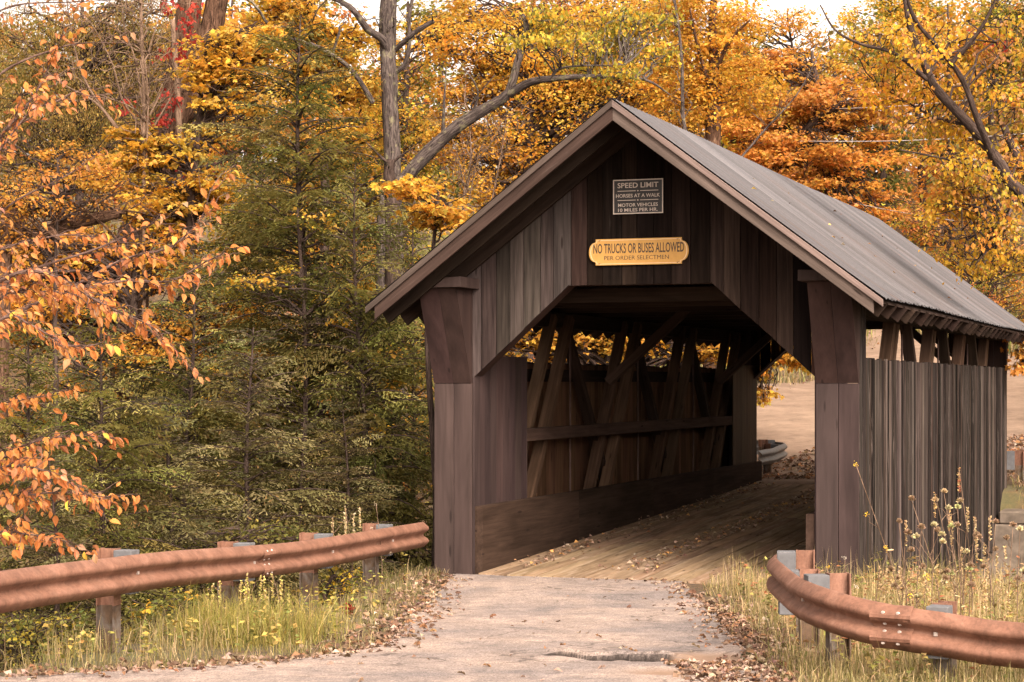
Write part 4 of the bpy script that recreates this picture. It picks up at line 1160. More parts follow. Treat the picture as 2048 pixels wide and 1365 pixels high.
# ---- bare and named trunks
def bare_tree(name, label, paths, mat, base_ext=None, twig=0, seed=1, cat='tree', twig_L=.8):
    rng = np.random.default_rng(seed)
    tb = Tubes(); first = None
    for pth, r0, r1 in paths:
        q = np.array([P3(*p) for p in pth])
        if first is None:
            gz = float(ground_z(q[0][0], q[0][1])) - .15
            if q[0][2] > gz: q = np.vstack([[q[0][0] + .3 * (q[0][0] - q[1][0]), q[0][1], gz], q])
        s = spline(q, 26)
        if first is None: first = s[0].copy()
        tb.add(s, np.linspace(r0, r1, len(s)), 11 if r0 > .08 else 6, .07, seed)
        for _ in range(int(twig * (.3 + np.linalg.norm(s[-1] - s[0]) / 2))):
            i = rng.integers(len(s) // 4, len(s)); a = s[i]
            dirn = unit(s[min(i + 1, len(s) - 1)] - s[i - 1]) * .6 + rng.normal(size=3) * np.array([.7, .6, .5]) + np.array([0, 0, .25])
            e = a + unit(dirn) * twig_L * rng.uniform(.4, 1.3); w = wander(rng, a, e, 7, .2)
            tb.add(w, np.linspace(min(r1, .018), .004, 7), 4)
            for __ in range(3):
                j = rng.integers(2, 6); tb.add(wander(rng, w[j], w[j] + unit(rng.normal(size=3) + unit(dirn)) * twig_L * .4, 4, .15), np.linspace(.006, .003, 4), 3)
    root = tree_root(name, label, cat, tuple(first))
    tb.build('trunk', M[mat], root, first)
    return root
bare_tree('old_tree', 'old furrowed brown tree with two leaning trunks and red creeper at upper left',
          [([(262, 560, 36), (290, 430, 36), (322, 320, 36), (345, 240, 36), (360, 150, 36), (374, 60, 36), (385, -60, 36)], .34, .22),
           ([(340, 260, 36.1), (372, 200, 36.2), (400, 110, 36.3), (425, 50, 36.3), (440, -60, 36.3)], .24, .2)], 'bark_brown', seed=3)
bare_tree('old_snag', 'pale barkless dead stem beside the old furrowed trunks', [([(362, 420, 35.4), (358, 250, 35.4), (352, 140, 35.4), (345, 40, 35.4)], .06, .05)], 'bark_tan', seed=4)
bare_tree('lichened_tree', 'tall grey trunk spotted with pale lichen above the hemlocks, left of the bridge roof',
          [([(792, 640, 36.6), (788, 420, 36.6), (784, 280, 36.6), (777, 150, 36.6), (775, 60, 36.6), (780, -70, 36.6)], .165, .15),
           ([(780, 115, 36.6), (765, 80, 36.4), (735, 58, 36.2), (705, 20, 36), (660, -5, 36), (600, -2, 36)], .085, .035),
           ([(745, 205, 35), (718, 160, 34.8), (690, 128, 34.6), (640, 96, 34.4), (585, 78, 34.2), (545, 60, 34), (505, 5, 33.8), (470, -10, 33.8)], .055, .02),
           ([(782, 150, 36.6), (808, 130, 36.5), (820, 80, 36.4), (818, 40, 36.4), (828, -20, 36.4)], .05, .03),
           ([(790, 100, 36.6), (830, 65, 36.3), (868, 42, 36.2)], .055, .04), ([(665, 108, 34.5), (680, 60, 34.4)], .03, .02)], 'bark_grey', twig=2, seed=5)
bare_tree('broken_stub', 'jagged dead stump with splayed bare snags below the lichened trunk', [([(785, 470, 34), (782, 395, 34), (778, 350, 34), (782, 320, 34)], .15, .08), ([(778, 330, 34), (752, 305, 33.8), (732, 285, 33.7)], .035, .012), ([(785, 325, 34), (812, 305, 33.9), (835, 292, 33.8)], .025, .008), ([(783, 330, 34), (800, 315, 33.9), (822, 330, 33.8)], .025, .008)], 'bark_dark', seed=6, cat='stump')
bare_tree('bare_shrub', 'clump of bare tan stems fanning up in the upper left', 
          [([(288, 360, 33), (288, 200, 33), (283, 60, 33), (281, -40, 33)], .04, .028), ([(292, 330, 33), (296, 200, 32.9), (290, 120, 32.8)], .025, .012),
           ([(235, 260, 33), (190, 205, 32.8), (120, 165, 32.6), (60, 110, 32.4)], .028, .006), ([(240, 262, 33), (180, 180, 32.8), (150, 100, 32.7), (130, -20, 32.6)], .026, .008),
           ([(280, 250, 33), (245, 200, 32.9), (225, 130, 32.8), (190, 60, 32.6), (150, 10, 32.5)], .024, .006), ([(290, 240, 33), (270, 120, 33), (250, 60, 33), (240, -20, 33)], .02, .006),
           ([(300, 230, 33), (330, 170, 32.9), (350, 130, 32.8)], .02, .008), ([(292, 120, 33), (310, 60, 32.9), (330, 0, 32.8)], .018, .006), ([(300, 250, 33), (262, 215, 32.8), (200, 190, 32.7)], .02, .005), ([(310, 250, 33), (345, 190, 32.9), (370, 150, 32.8)], .018, .006)], 'bark_tan', twig=6, seed=7, cat='shrub', twig_L=1.0)
bare_tree('fallen_trunk', 'brown fallen log half buried in twigs at left', [([(10, 505, 27), (60, 488, 27), (120, 455, 27.2), (180, 440, 27.4), (240, 425, 27.6)], .11, .08), ([(100, 455, 27), (118, 480, 26.6)], .05, .03)], 'bark_brown', twig=7, seed=8, cat='log')
bare_tree('bare_sapling', 'thin bare sapling stems leaning against the golden maple near the roof edge', [([(925, 470, 38), (935, 380, 38), (942, 300, 38), (935, 220, 38)], .028, .01), ([(938, 400, 38), (960, 300, 37.8), (985, 260, 37.6)], .015, .005), ([(932, 390, 38), (912, 300, 38), (890, 250, 38)], .015, .005), ([(940, 330, 38), (980, 290, 38), (1010, 230, 38)], .014, .005), ([(980, 420, 38.5), (1000, 320, 38.5), (1012, 240, 38.5)], .02, .006)], 'bark_tan', twig=7, seed=9, cat='sapling')
bare_tree('bare_sapling', 'thin grey stems rising behind the ridge under the orange maple', [([(1372, 330, 46), (1366, 230, 46), (1362, 100, 46), (1345, -30, 46)], .06, .03), ([(1300, 300, 48), (1310, 200, 48), (1330, 100, 48)], .03, .01), ([(1470, 330, 44), (1530, 260, 44), (1600, 180, 44), (1660, 60, 44)], .03, .008)], 'bark_grey', twig=4, seed=10, cat='sapling')
# red creeper on the old trunks
rng = np.random.default_rng(77); lv = Leaves(); tbv = Tubes()
vine = [(338, 5), (385, 18), (372, 45), (383, 75), (355, 95), (388, 70), (332, 105), (360, 115), (335, 185), (345, 205), (330, 240), (322, 236), (300, 250), (372, 345), (385, 352), (365, 362), (378, 330), (430, 345), (228, 355), (222, 345), (240, 382), (405, 155), (415, 160), (255, 215)]
o0 = P3(300, 430, 35.5)
cr = tree_root('creeper_vine', 'scarlet creeper climbing the old furrowed trunks', 'vine', tuple(o0))
prev = o0
for (a, b_) in vine:
    c = P3(a, b_, 35.4); pad(rng, c, .15, 20, .085, RD, lv, MAPLE, .7, .9)
tbv.add(spline([o0, P3(340, 240, 35.55), P3(372, 60, 35.6), P3(385, -40, 35.6)], 16), np.full(16, .012)[:len(spline([o0, P3(340, 240, 35.55), P3(372, 60, 35.6), P3(385, -40, 35.6)], 16))], 5)
tbv.build('stem', M['bark_tan'], cr, o0); lv.build('leaves', M['leaf'], cr, o0)

# ---- foreground beech: limbs reaching in from the left with hanging orange leaves
rng = np.random.default_rng(101)
bx = P3(-330, 800, 11.0); bz = float(ground_z(bx[0], bx[1])) - .1
o0 = np.array([bx[0], bx[1], bz])
be = tree_root('beech_tree', 'young beech reaching in from the left edge with large hanging orange leaves', 'beech', tuple(o0))
tb, lv = Tubes(), Leaves()
tk = spline([o0, P3(-335, 800, 11), P3(-320, 300, 11), P3(-330, -250, 11)], 20)
tb.add(tk, np.linspace(.09, .03, len(tk)), 9, .05, 1)
limbs = [([(-325, 760), (-60, 665), (0, 640), (138, 577), (246, 520), (338, 495), (400, 440), (421, 378)], 10.3, .013, 1.0, .35),
         ([(-325, 700), (0, 572), (77, 535), (185, 501), (277, 461), (338, 434)], 10.8, .011, .6, .3),
         ([(-325, 620), (-40, 470), (0, 427), (46, 394), (129, 354), (169, 326)], 11.2, .010, .45, .3),
         ([(-60, 600), (40, 545), (117, 557), (190, 600), (246, 628), (300, 652), (352, 700)], 9.8, .010, 1.5, .0),
         ([(-200, 760), (0, 640), (60, 650), (130, 690), (165, 690)], 9.6, .009, 1.5, .0),
         ([(120, 585), (250, 562), (340, 562), (410, 525), (435, 512)], 10.1, .006, 1.1, .2),
         ([(-325, 420), (-40, 190), (0, 149), (44, 123), (92, 105), (154, 88), (253, 86)], 12.0, .012, .12, .6),
         ([(-325, 560), (-50, 340), (0, 275), (55, 209), (77, 176), (103, 123), (125, 70)], 10.6, .010, 1.5, .4),
         ([(0, 300), (60, 225), (110, 205), (150, 185), (185, 195)], 10.4, .006, 1.0, .2),
         ([(-325, 480), (-60, 60), (0, 22), (50, 8), (130, 5), (240, 0)], 12.3, .010, .08, .5),
         ([(-325, 1000), (-20, 925), (50, 890), (140, 872), (225, 876)], 10.2, .007, 1.2, .1),
         ([(-325, 1020), (-20, 940), (60, 935), (120, 955), (160, 982)], 10.0, .007, 1.6, .0),
         ([(-325, 1050), (-30, 1000), (60, 990), (130, 985), (232, 997)], 10.1, .007, 1.5, .0),
         ([(-325, 1100), (-30, 1065), (60, 1070), (135, 1083)], 10.1, .006, 1.3, .0),
         ([(-325, 900), (-20, 815), (40, 800), (100, 790)], 10.7, .006, 1.0, .1),
         ([(-60, 690), (0, 600), (60, 585), (150, 590), (200, 640)], 10.0, .007, 1.3, .0),
         ([(-60, 520), (0, 500), (70, 480), (150, 470), (230, 490)], 10.9, .007, .9, .1)]
for pth, Z, r0, dens, up in limbs:
    z0 = 11.0 if pth[0][0] < -250 else Z
    q = [P3(p[0], p[1], z0 + (Z - z0) * min(1, k / 2.0)) for k, p in enumerate(pth)]
    s = spline(q, 60); tb.add(s, np.linspace(r0, .0022, len(s)), 6)
    cum = np.concatenate([[0], np.cumsum(np.linalg.norm(np.diff(s, axis=0), axis=1))])
    x_in = [i for i in range(len(s)) if s[i][0] / s[i][1] * F + 1024 > -230]
    if not x_in: continue
    sa = cum[x_in[0]]; Lp = cum[-1] - sa
    k = int(Lp / .085 * dens * 3.0 + .5)
    for i in range(k):
        u = sa + Lp * (i + rng.random()) / max(1, k)
        a = np.array([np.interp(u, cum, s[:, c]) for c in range(3)])
        dd = unit(np.array([np.interp(min(u + .05, cum[-1]), cum, s[:, c]) - np.interp(max(u - .05, 0), cum, s[:, c]) for c in range(3)]))
        lat = np.array([rng.normal(0, .35), rng.choice([-1, 1]) * .8, rng.normal(-.05, .25)])
        Lt = rng.uniform(.06, .26)
        e = a + unit(dd * .9 + lat) * Lt
        tw = wander(rng, a, e, 5, .12); tb.add(tw, np.linspace(.0028, .0014, 5), 4)
        nl = rng.integers(2, 5)
        for f in np.linspace(.35, 1, nl):
            p = np.array([np.interp(f, np.linspace(0, 1, 5), tw[:, c]) for c in range(3)])
            D = dd * .55 + np.array([rng.normal(0, .45), rng.normal(0, .45), -.75 + rng.normal(0, .4)])
            Nn = np.array([rng.normal(0, .6), -.5 + rng.normal(0, .6), .8])
            pet = p + unit(D) * .008; tb.add([p, pet], [.0012, .001], 3)
            lv.add(pet[None], D[None], Nn[None], np.array([rng.uniform(.032, .063)]), pick(rng, BEE if rng.random() < .86 else [(.30, .12, .05), (.55, .36, .06), (.40, .22, .13)], 1, .14), BEECH)
tb.build('trunk', M['bark_beech'], be, o0); lv.build('leaves', M['beech'], be, o0)

# ---- shrubs under the left rail and behind it
broadleaf('undergrowth_shrub', 'leafy shrub in shade under the left guard rail, left of its first post', [(80, 1265, 120, 45), (-60, 1260, 80, 40), (170, 1290, 60, 25)], 18.2, LG + YG[:1], 50, .055, .8, cat='shrub', trunk_r=.02, pads=.3)
broadleaf('undergrowth_shrub', 'leafy shrub with a few yellow leaves between the first two posts of the left rail', [(300, 1240, 60, 35), (360, 1215, 60, 40), (270, 1275, 50, 25)], 18.8, LG + Yl[:1], 51, .055, .7, cat='shrub', trunk_r=.02, pads=.3)
broadleaf('undergrowth_shrub', 'scruffy green shrub around the third post of the left rail', [(665, 1150, 40, 30), (690, 1170, 40, 30), (640, 1190, 25, 25)], 21.3, LG + YG, 52, .055, .6, cat='shrub', trunk_r=.02, pads=.25)
broadleaf('undergrowth_shrub', 'dark leafy thicket down the bank behind the far left end of the rail', [(100, 1120, 160, 70), (330, 1140, 140, 60), (560, 1090, 130, 50)], 22.5, LG + HEM, 53, .06, .8, cat='shrub', trunk_r=.03, pads=.4)
broadleaf('bank_shrub', 'green brush along the top of the far dirt road', [(1560, 735, 60, 30), (1620, 735, 50, 25), (1500, 720, 60, 40)], 60, LG + YG, 54, .09, 1.0, cat='shrub', trunk_r=.03, pads=.5)

# ---- overhead wires far behind the roof
for k, (a, b_, lab) in enumerate((((1560, 282, 58), (2120, 262, 52), 'pale overhead wire crossing the orange foliage, lower of the upper pair'), ((1640, 219, 58), (2120, 176, 52), 'pale overhead wire crossing the foliage, topmost'), ((1690, 403, 58), (2120, 462, 50), 'pale overhead wire just above the far roof edge'))):
    p, q = P3(*a), P3(*b_); t = np.linspace(0, 1, 20)[:, None]; s = p * (1 - t) + q * t; s[:, 2] -= .12 * np.sin(np.pi * t[:, 0])
    w = Tubes(); w.add(s, np.full(20, .011), 5); tag(w.build('overhead_wire', M['wire']), lab, 'wire', 'overhead wires behind the bridge')

# ---- the wood on the hill behind: one mass
rng = np.random.default_rng(300); lv = Leaves(); tb = Tubes()
def woods_top(px):
    xs_ = [-700, 0, 120, 300, 350, 420, 640, 690, 790, 860, 1000, 1300, 1490, 1530, 1630, 1665, 1740, 1800, 2048, 2700]
    ys_ = [-200, 10, -20, 20, 20, -40, -60, 105, 105, -10, -60, -60, 30, 95, 85, 20, 30, -10, -60, -200]
    return np.interp(px, xs_, ys_)
pals = [YO, YG, OR, YG, Yl, OL, LG, BR_]
for k in range(240):
    Z = rng.uniform(72, 105); px = rng.uniform(-700, 2700)
    if k >= 150: Z = rng.uniform(28, 62); px = rng.uniform(-1500, -330) if k < 220 else rng.uniform(2350, 3600)
    pal = pals[rng.integers(0, 8)] if px > 640 else pals[rng.choice([5, 5, 6, 0, 7])]
    top = woods_top(px) + rng.uniform(0, 70)
    rx = rng.uniform(55, 110); 
    c0 = P3(px, top, Z); gz = float(ground_z(c0[0], c0[1])); Hh = c0[2] - gz
    if Hh < 2: continue
    rm = rx / F * Z
    tb.add([[c0[0], Z, gz], [c0[0] + rng.normal(0, .3), Z, gz + Hh * .6], [c0[0], Z, c0[2] - .5]], [.2, .13, .03], 6)
    for j in range(int(26 + Hh * 1.6)):
        f = rng.random() ** .8
        w = rm * np.sin(np.pi * np.clip(.12 + .86 * f, 0, 1)) ** .6
        cc = c0 + np.array([rng.normal(0, .5) * w, rng.normal(0, .5) * w, -f * Hh * .9])
        pad(rng, cc, .9, 34, .26, np.asarray(pal)[rng.integers(0, len(pal), 2)], lv, QUADL, .3, .45)
wr = tree_root('woods', 'distant autumn wood covering the hillside behind everything', 'woodland', (0, 85, 0)); wr['kind'] = 'stuff'
wo = np.array([0, 85, 0])
tb.build('trunks', M['bark_dark'], wr, wo); lv.build('foliage', M['leaf'], wr, wo)

# low brush that carpets the wooded slope on the left and behind
rng = np.random.default_rng(321); lv = Leaves()
for k in range(1500):
    Z = rng.uniform(26, 72); px = rng.uniform(-1800, 1500); c = P3(px, 700, Z)
    lx, ly = world_to_bridge(c[0], c[1])
    if (ly < 15 and lx > -9) or (inside(np.array([c[0]]), np.array([c[1]]), ROADF)[0]) or seg_dist(np.array([c[0]]), np.array([c[1]]), ROADF)[0] < 1.5: continue
    c[2] = float(ground_z(c[0], c[1])) + rng.uniform(.1, 1.3)
    pal = [YO, YG, OL, LG, BR_, Yl][rng.integers(0, 6)]
    pad(rng, c, rng.uniform(.5, 1.0), 60, .14, np.asarray(pal)[rng.integers(0, len(pal), 2)], lv, QUADL, .3, .55)
tag(lv.build('undergrowth', M['leaf']), 'low autumn brush covering the wooded slope', 'undergrowth', kind='stuff')
# ------------------------------------------------------------------ grass, fallen leaves, weeds, stones
rng = np.random.default_rng(500)
GR = [(.16, .14, .045), (.24, .19, .08), (.30, .23, .12), (.11, .11, .035), (.36, .27, .15), (.20, .16, .06)]
GD = [(.38, .28, .15), (.46, .34, .19), (.30, .23, .11), (.24, .20, .07)]
class Blades:
    def __init__(self): self.v, self.l, self.c, self.n = [], [], [], 0
    def add(self, Pt, H, lean, w, col):
        n = len(Pt); az = rng.uniform(0, 6.283, n); d = np.stack([np.cos(az), np.sin(az), 0 * az], 1)
        pz = rng.uniform(0, 6.283, n); s = np.stack([np.cos(pz), np.sin(pz), 0 * pz], 1)
        up = np.array([0, 0, 1.0])
        V = np.zeros((n, 5, 3)); 
        m1 = Pt + d * (lean * H * .30)[:, None] + up * (H * .62)[:, None]
        tp = Pt + d * (lean * H)[:, None] + up * (H * (1 - .45 * np.minimum(lean, 1.2)))[:, None]
        V[:, 0] = Pt - s * (w / 2)[:, None]; V[:, 1] = Pt + s * (w / 2)[:, None]
        V[:, 2] = m1 - s * (w * .38)[:, None]; V[:, 3] = m1 + s * (w * .38)[:, None]; V[:, 4] = tp
        T = np.array([(0, 1, 3), (0, 3, 2), (2, 3, 4)])
        self.v.append(V.reshape(-1, 3)); self.l.append((T[None] + (np.arange(n) * 5)[:, None, None]).ravel() + self.n)
        self.n += n * 5; self.c.append(np.repeat(np.clip(col, 0, 1), 5, axis=0))
    def build(self, name, mat):
        L = np.concatenate(self.l); me = raw_mesh(name, np.concatenate(self.v), L, np.arange(0, len(L), 3), False)
        add_color(me, np.concatenate(self.c)); me.materials.append(mat); return link(bpy.data.objects.new(name, me))
def scatter(n, x0, x1, y0, y1, ok):
    X = rng.uniform(x0, x1, n); Y = rng.uniform(y0, y1, n); k = ok(X, Y); return X[k], Y[k]
def tufts(bl, X, Y, zf, per, hmin, hmax, pal, spread=.08, lean=.75, w=.006):
    for x, y in zip(X, Y):
        n = rng.integers(per // 2, per + 1); h = rng.uniform(hmin, hmax)
        px = x + rng.normal(0, spread, n); py = y + rng.normal(0, spread, n)
        Pt = np.stack([px, py, zf(px, py) - .02], 1)
        bl.add(Pt, h * rng.uniform(.5, 1.1, n), np.abs(rng.normal(0, lean, n)), w * rng.uniform(.6, 1.3, n), pick(rng, pal, n, .2))
tz = lambda X, Y: terrain_z(np.asarray(X), np.asarray(Y))
def off_road(X, Y, d=.05):
    lx, ly = world_to_bridge(X, Y)
    deck = (np.abs(lx) < 2.75) & (ly > -.3) & (ly < 16)
    return ~inside(X, Y, ROAD) & ~deck & ~((ly > 1.2) & (ly < 15)) & (seg_dist(X, Y, ROAD) > d)
bl = Blades()
# left verge and bank
X, Y = scatter(2600, -6.5, -.5, 13.6, 25, lambda a, b: off_road(a, b, .16) & (seg_dist(a, b, ROAD) < np.where(a < -1.9, .55, 1.7))); tufts(bl, X, Y, tz, 16, .07, .24, GR, .09, .9)
X, Y = scatter(1100, -6, -2.3, 14, 19, lambda a, b: off_road(a, b, .5) & (seg_dist(a, b, ROAD) < 2.4) & (rng.random(len(a)) < .45)); tufts(bl, X, Y, tz, 10, .2, .5, GR, .09, .9)
# tall yellow-green clump between posts
for cx_, cy_, k in ((450, 1262, 70), (500, 1240, 80), (560, 1230, 60), (410, 1285, 50), (590, 1215, 40)):
    g = P3(cx_, cy_, 17.4); X = g[0] + rng.normal(0, .17, k); Y = 17.4 + rng.normal(0, .35, k)
    ok = off_road(X, Y, .3); tufts(bl, X[ok], Y[ok], tz, 14, .3, .62, [(.26, .22, .05), (.20, .18, .04), (.32, .24, .09), (.15, .15, .035)], .07, .9, .005)
# right verge and field
X, Y = scatter(5200, 1.9, 9, 11.5, 24.4, lambda a, b: off_road(a, b, .22)); tufts(bl, X, Y, tz, 13, .10, .30, GR + GD)
X, Y = scatter(2100, 2.2, 8.5, 13.6, 24.4, lambda a, b: off_road(a, b, .5)); tufts(bl, X, Y, tz, 12, .3, .62, GD + GR[:2], .08, .35, .005)
X, Y = scatter(500, 1.8, 4.2, 12.2, 15.2, lambda a, b: off_road(a, b, .12)); tufts(bl, X, Y, tz, 22, .12, .32, GR, .06)
# slopes beside the bridge
X, Y = scatter(7000, 3, 18, 20, 49, lambda a, b: (world_to_bridge(a, b)[0] > 2.85) & (((world_to_bridge(a, b)[1] > .6) & (world_to_bridge(a, b)[1] < 5)) | ((world_to_bridge(a, b)[1] > 12) & (world_to_bridge(a, b)[1] < 24) & ~inside(a, b, ROADF)))); tufts(bl, X, Y, tz, 12, .25, .6, GD + GR, .12, .7, .008)
# far bank
X, Y = scatter(5200, 2, 26, 50, 86, lambda a, b: ~inside(a, b, ROADF) & (seg_dist(a, b, ROADF) < 8)); tufts(bl, X, Y, tz, 16, .3, .8, GR + [(.16, .2, .04)], .25, .5, .03)
# leafy weeds mixed into the grass
lvw = Leaves()
def weeds(n, x0, x1, y0, y1, ok, hmax, pal):
    X, Y = scatter(n, x0, x1, y0, y1, ok)
    for x, y in zip(X, Y):
        h = rng.uniform(.4, 1) * hmax; b0 = np.array([x, y, float(tz(x, y))]); e = b0 + np.array([rng.normal(0, .12) * h * 2, rng.normal(0, .12) * h * 2, h])
        m = rng.integers(8, 20); t = rng.uniform(.15, 1, m)[:, None]; p = b0 * (1 - t) + e * t
        az = rng.uniform(0, 6.283, m); lvw.add(p, np.stack([np.cos(az), np.sin(az), rng.normal(.15, .35, m)], 1), np.stack([rng.normal(0, .4, m), rng.normal(0, .4, m), np.ones(m)], 1), rng.uniform(.025, .07, m), pick(rng, np.asarray(pal)[rng.integers(0, len(pal), 2)], m, .2), KITE)
        bl.add(b0[None], np.array([h * 1.05]), np.array([.1]), np.array([.006]), pick(rng, GD, 1, .2))
weeds(900, 2.1, 7.5, 13.4, 24.2, lambda a, b: off_road(a, b, .45), .45, [(.20, .19, .05), (.28, .22, .07), (.14, .15, .04), (.34, .22, .10), (.30, .12, .06)])
weeds(420, -6, -1, 14, 24, lambda a, b: off_road(a, b, .45) & (seg_dist(a, b, ROAD) < 1.9), .42, [(.22, .20, .05), (.30, .24, .06), (.14, .15, .04), (.36, .26, .07)])
tag(lvw.build('weeds', M['grass']), 'low leafy weeds mixed into the verge grass', 'weeds', kind='stuff')
tag(bl.build('grass', M['grass']), 'dry and green grass along the road verges', 'grass', kind='stuff')

LIT = [(.17, .105, .07), (.23, .15, .10), (.13, .078, .052), (.28, .19, .14), (.20, .105, .055), (.34, .25, .19), (.10, .058, .038)]
def litter(lv, X, Y, zf, pal, size, lift=.012, tilt=.45, tpl=KITE):
    n = len(X)
    if n == 0: return
    Pt = np.stack([X, Y, zf(X, Y) + rng.uniform(.003, lift, n)], 1); az = rng.uniform(0, 6.283, n)
    D = np.stack([np.cos(az), np.sin(az), rng.normal(.08, tilt * .5, n)], 1); Nn = np.stack([rng.normal(0, tilt, n), rng.normal(0, tilt, n), np.ones(n)], 1)
    lv.add(Pt, D, Nn, size * rng.uniform(.5, 1.25, n), pick(rng, pal, n, .2), tpl)
CURLM = (MAPLE[0] * np.array([1, 1, 3.2]), MAPLE[1]); CURLK = (KITE[0] * np.array([1, 1, 2.6]), KITE[1])
lv = Leaves()
for tpl, k in ((CURLM, 1.0), (CURLK, 1.4)):
    X, Y = scatter(int(8000 * k), -6, -.3, 13.8, 24.6, lambda a, b: ~inside(a, b, ROAD) & (seg_dist(a, b, ROAD) < .75 * rng.random(len(a)) ** 2.0 + .02)); litter(lv, X, Y, tz, LIT, .075, .05, .6, tpl)
    X, Y = scatter(int(8000 * k), 1.6, 5, 11, 22, lambda a, b: ~inside(a, b, ROAD) & (seg_dist(a, b, ROAD) < .7 * rng.random(len(a)) ** 2.0 + .02)); litter(lv, X, Y, tz, LIT, .075, .05, .6, tpl)
    az_ = lambda X, Y: asphalt_z(X, Y) + .004
    X, Y = scatter(int(9000 * k), -4, 2.2, 12.5, 24, lambda a, b: inside(a, b, ROAD) & (seg_dist(a, b, ROAD) < .45 * rng.random(len(a)) ** 3.5)); litter(lv, X, Y, az_, LIT, .06, .02, .4, tpl)
    X, Y = scatter(int(260 * k), 1.2, 2.1, 12.8, 15.5, lambda a, b: inside(a, b, ROAD)); litter(lv, X, Y, az_, LIT, .07, .02, .4, tpl)
    X, Y = scatter(int(42 * k), -4, 1.6, 12.6, 23, lambda a, b: inside(a, b, ROAD)); litter(lv, X, Y, az_, LIT, .06, .02, .4, tpl)
# leaf rows on the deck and the leaf bank beyond the far portal
u = rng.uniform(.5, 14.5, 1500); c_ = np.where(rng.random(1500) < .45, -.32, np.where(rng.random(1500) < .5, -1.75, 1.75)) + rng.normal(0, .16, 1500)
wxy = bridge_to_world(c_, u); dz_ = np.array([deck_z(t) for t in u]) + .012
litter(lv, wxy[0], wxy[1], lambda X, Y: dz_, LIT + [(.46, .25, .09)], .07, .03, .5, CURLK)
X, Y = scatter(15000, 3.5, 16, 38.5, 50, lambda a, b: (seg_dist(a, b, [(5.0, 38.5), (9, 44.5), (13, 44.5), (13, 41)]) < 1.6) & (b < 46.5) & (~((np.abs(world_to_bridge(a, b)[0]) < 2.8) & (world_to_bridge(a, b)[1] < 15.6))) ); litter(lv, X, Y, lambda a, b: ground_z(a, b) + .05, LIT + [(.45, .22, .10)], .11, .05, .6, CURLK)
X, Y = scatter(9000, 7, 17, 34, 46, lambda a, b: (world_to_bridge(a, b)[0] > 2.9) & (world_to_bridge(a, b)[1] > 14.5)); litter(lv, X, Y, lambda a, b: ground_z(a, b) + .04, LIT + [(.45, .22, .10)], .11, .05, .6, CURLK)
X, Y = scatter(3500, 2, 26, 46, 78, lambda a, b: inside(a, b, ROADF) & (seg_dist(a, b, ROADF) < 1.6 * rng.random(len(a)) ** 1.5)); litter(lv, X, Y, lambda a, b: ground_z(a, b) + .06, LIT, .12, .05, .6, CURLK)
n_ = 26; lx_ = rng.uniform(.8, 3.0, n_); wxy = bridge_to_world(lx_, rng.uniform(-.9, 12, n_)); zr = np.array([roof_z(t) for t in lx_]) + .02
litter(lv, wxy[0], wxy[1], lambda X, Y: zr, LIT + [(.5, .3, .08)], .06, .02, .5, CURLK)
lo = lv.build('fallen_leaves', M['litter']); tag(lo, 'dry brown fallen leaves along the road edges and the deck', 'fallen leaves', kind='stuff')

# dried wildflower stalks in front of the right wall
def stalk(label, px, py_top, Y, head, lean=0.0, col=(.34, .24, .13), n_br=3, cat='wildflower', group='dried wildflowers in front of the right wall'):
    top = P3(px, py_top, Y); bxx = top[0] - lean; gz = float(tz(bxx, Y)); H = top[2] - gz
    r = np.random.default_rng(int(px * 7 + py_top))
    root = empty('wildflower', (bxx, Y, gz)); tag(root, label, cat, group)
    tb, lf = Tubes(), Leaves(); heads = []
    s = spline([(0, 0, 0), (lean * .25 + r.normal(0, .02), r.normal(0, .03), H * .45), (lean, 0, H)], 12); tb.add(s, np.linspace(.0055, .0028, len(s)), 5)
    ends = [s[-1]]
    for k in range(n_br):
        i = r.integers(5, len(s) - 2); e = s[i] + np.array([r.choice([-1, 1]) * r.uniform(.05, .14), r.normal(0, .06), r.uniform(.08, .22)]); e[2] = min(e[2], H * .97)
        tb.add(wander(r, s[i], e, 5, .12), np.linspace(.003, .0018, 5), 4); ends.append(e)
    for k in range(9):
        i = r.integers(1, 8); p = s[i]; d = np.array([r.normal(), r.normal(), .3]); lf.add(p[None], d[None], np.array([[0, 0, 1.0]]) + .3 * r.normal(size=(1, 3)), np.array([r.uniform(.03, .07)]), pick(r, GR + GD, 1, .2), NEEDLE)
    for e in ends:
        hd = Leaves(); heads.append(hd)
        if head == 'umbel':      # closed bird-nest seed head
            n = 60; a = r.uniform(0, 6.283, n); el = r.uniform(.1, 1.5, n)
            d = np.stack([np.cos(a) * np.cos(el), np.sin(a) * np.cos(el), np.sin(el)], 1); hd.add(np.repeat(e[None], n, 0) + d * .006, d + .2 * r.normal(size=(n, 3)), unit(r.normal(size=(n, 3))), r.uniform(.022, .038, n), pick(r, [col], n, .25), KITE)
            for q in d[::6]: tb.add([e - np.array([0, 0, .012]), e + q * .026], [.0016, .001], 3)
        elif head == 'plume':
            n = 70; t = r.uniform(0, 1, n); p = e - np.array([0, 0, 1.0]) * (t * .22)[:, None]; hd.add(p, np.stack([r.normal(0, 1, n), r.normal(0, 1, n), .8 + 0 * t], 1), unit(r.normal(size=(n, 3))), r.uniform(.012, .026, n), pick(r, [col, (.46, .33, .16)], n, .25), KITE)
        else:
            n = 16; hd.add(np.repeat(e[None], n, 0) + r.normal(0, .010, (n, 3)), r.normal(size=(n, 3)), unit(r.normal(size=(n, 3))), r.uniform(.008, .015, n), pick(r, [col], n, .25), KITE)
    tb.build('stem', M['bark_tan'], root); [h.build('flower_head', M['grass'], root) for h in heads]; lf.build('leaves', M['grass'], root)
    return root
BRN = (.28, .19, .12); CRM = (.50, .44, .26); YEL = (.75, .48, .04)
stalk('tallest bare stalk with yellow flower dots leaning left across the right post', 1712, 930, 16.5, 'dots', -.45, YEL, 3)
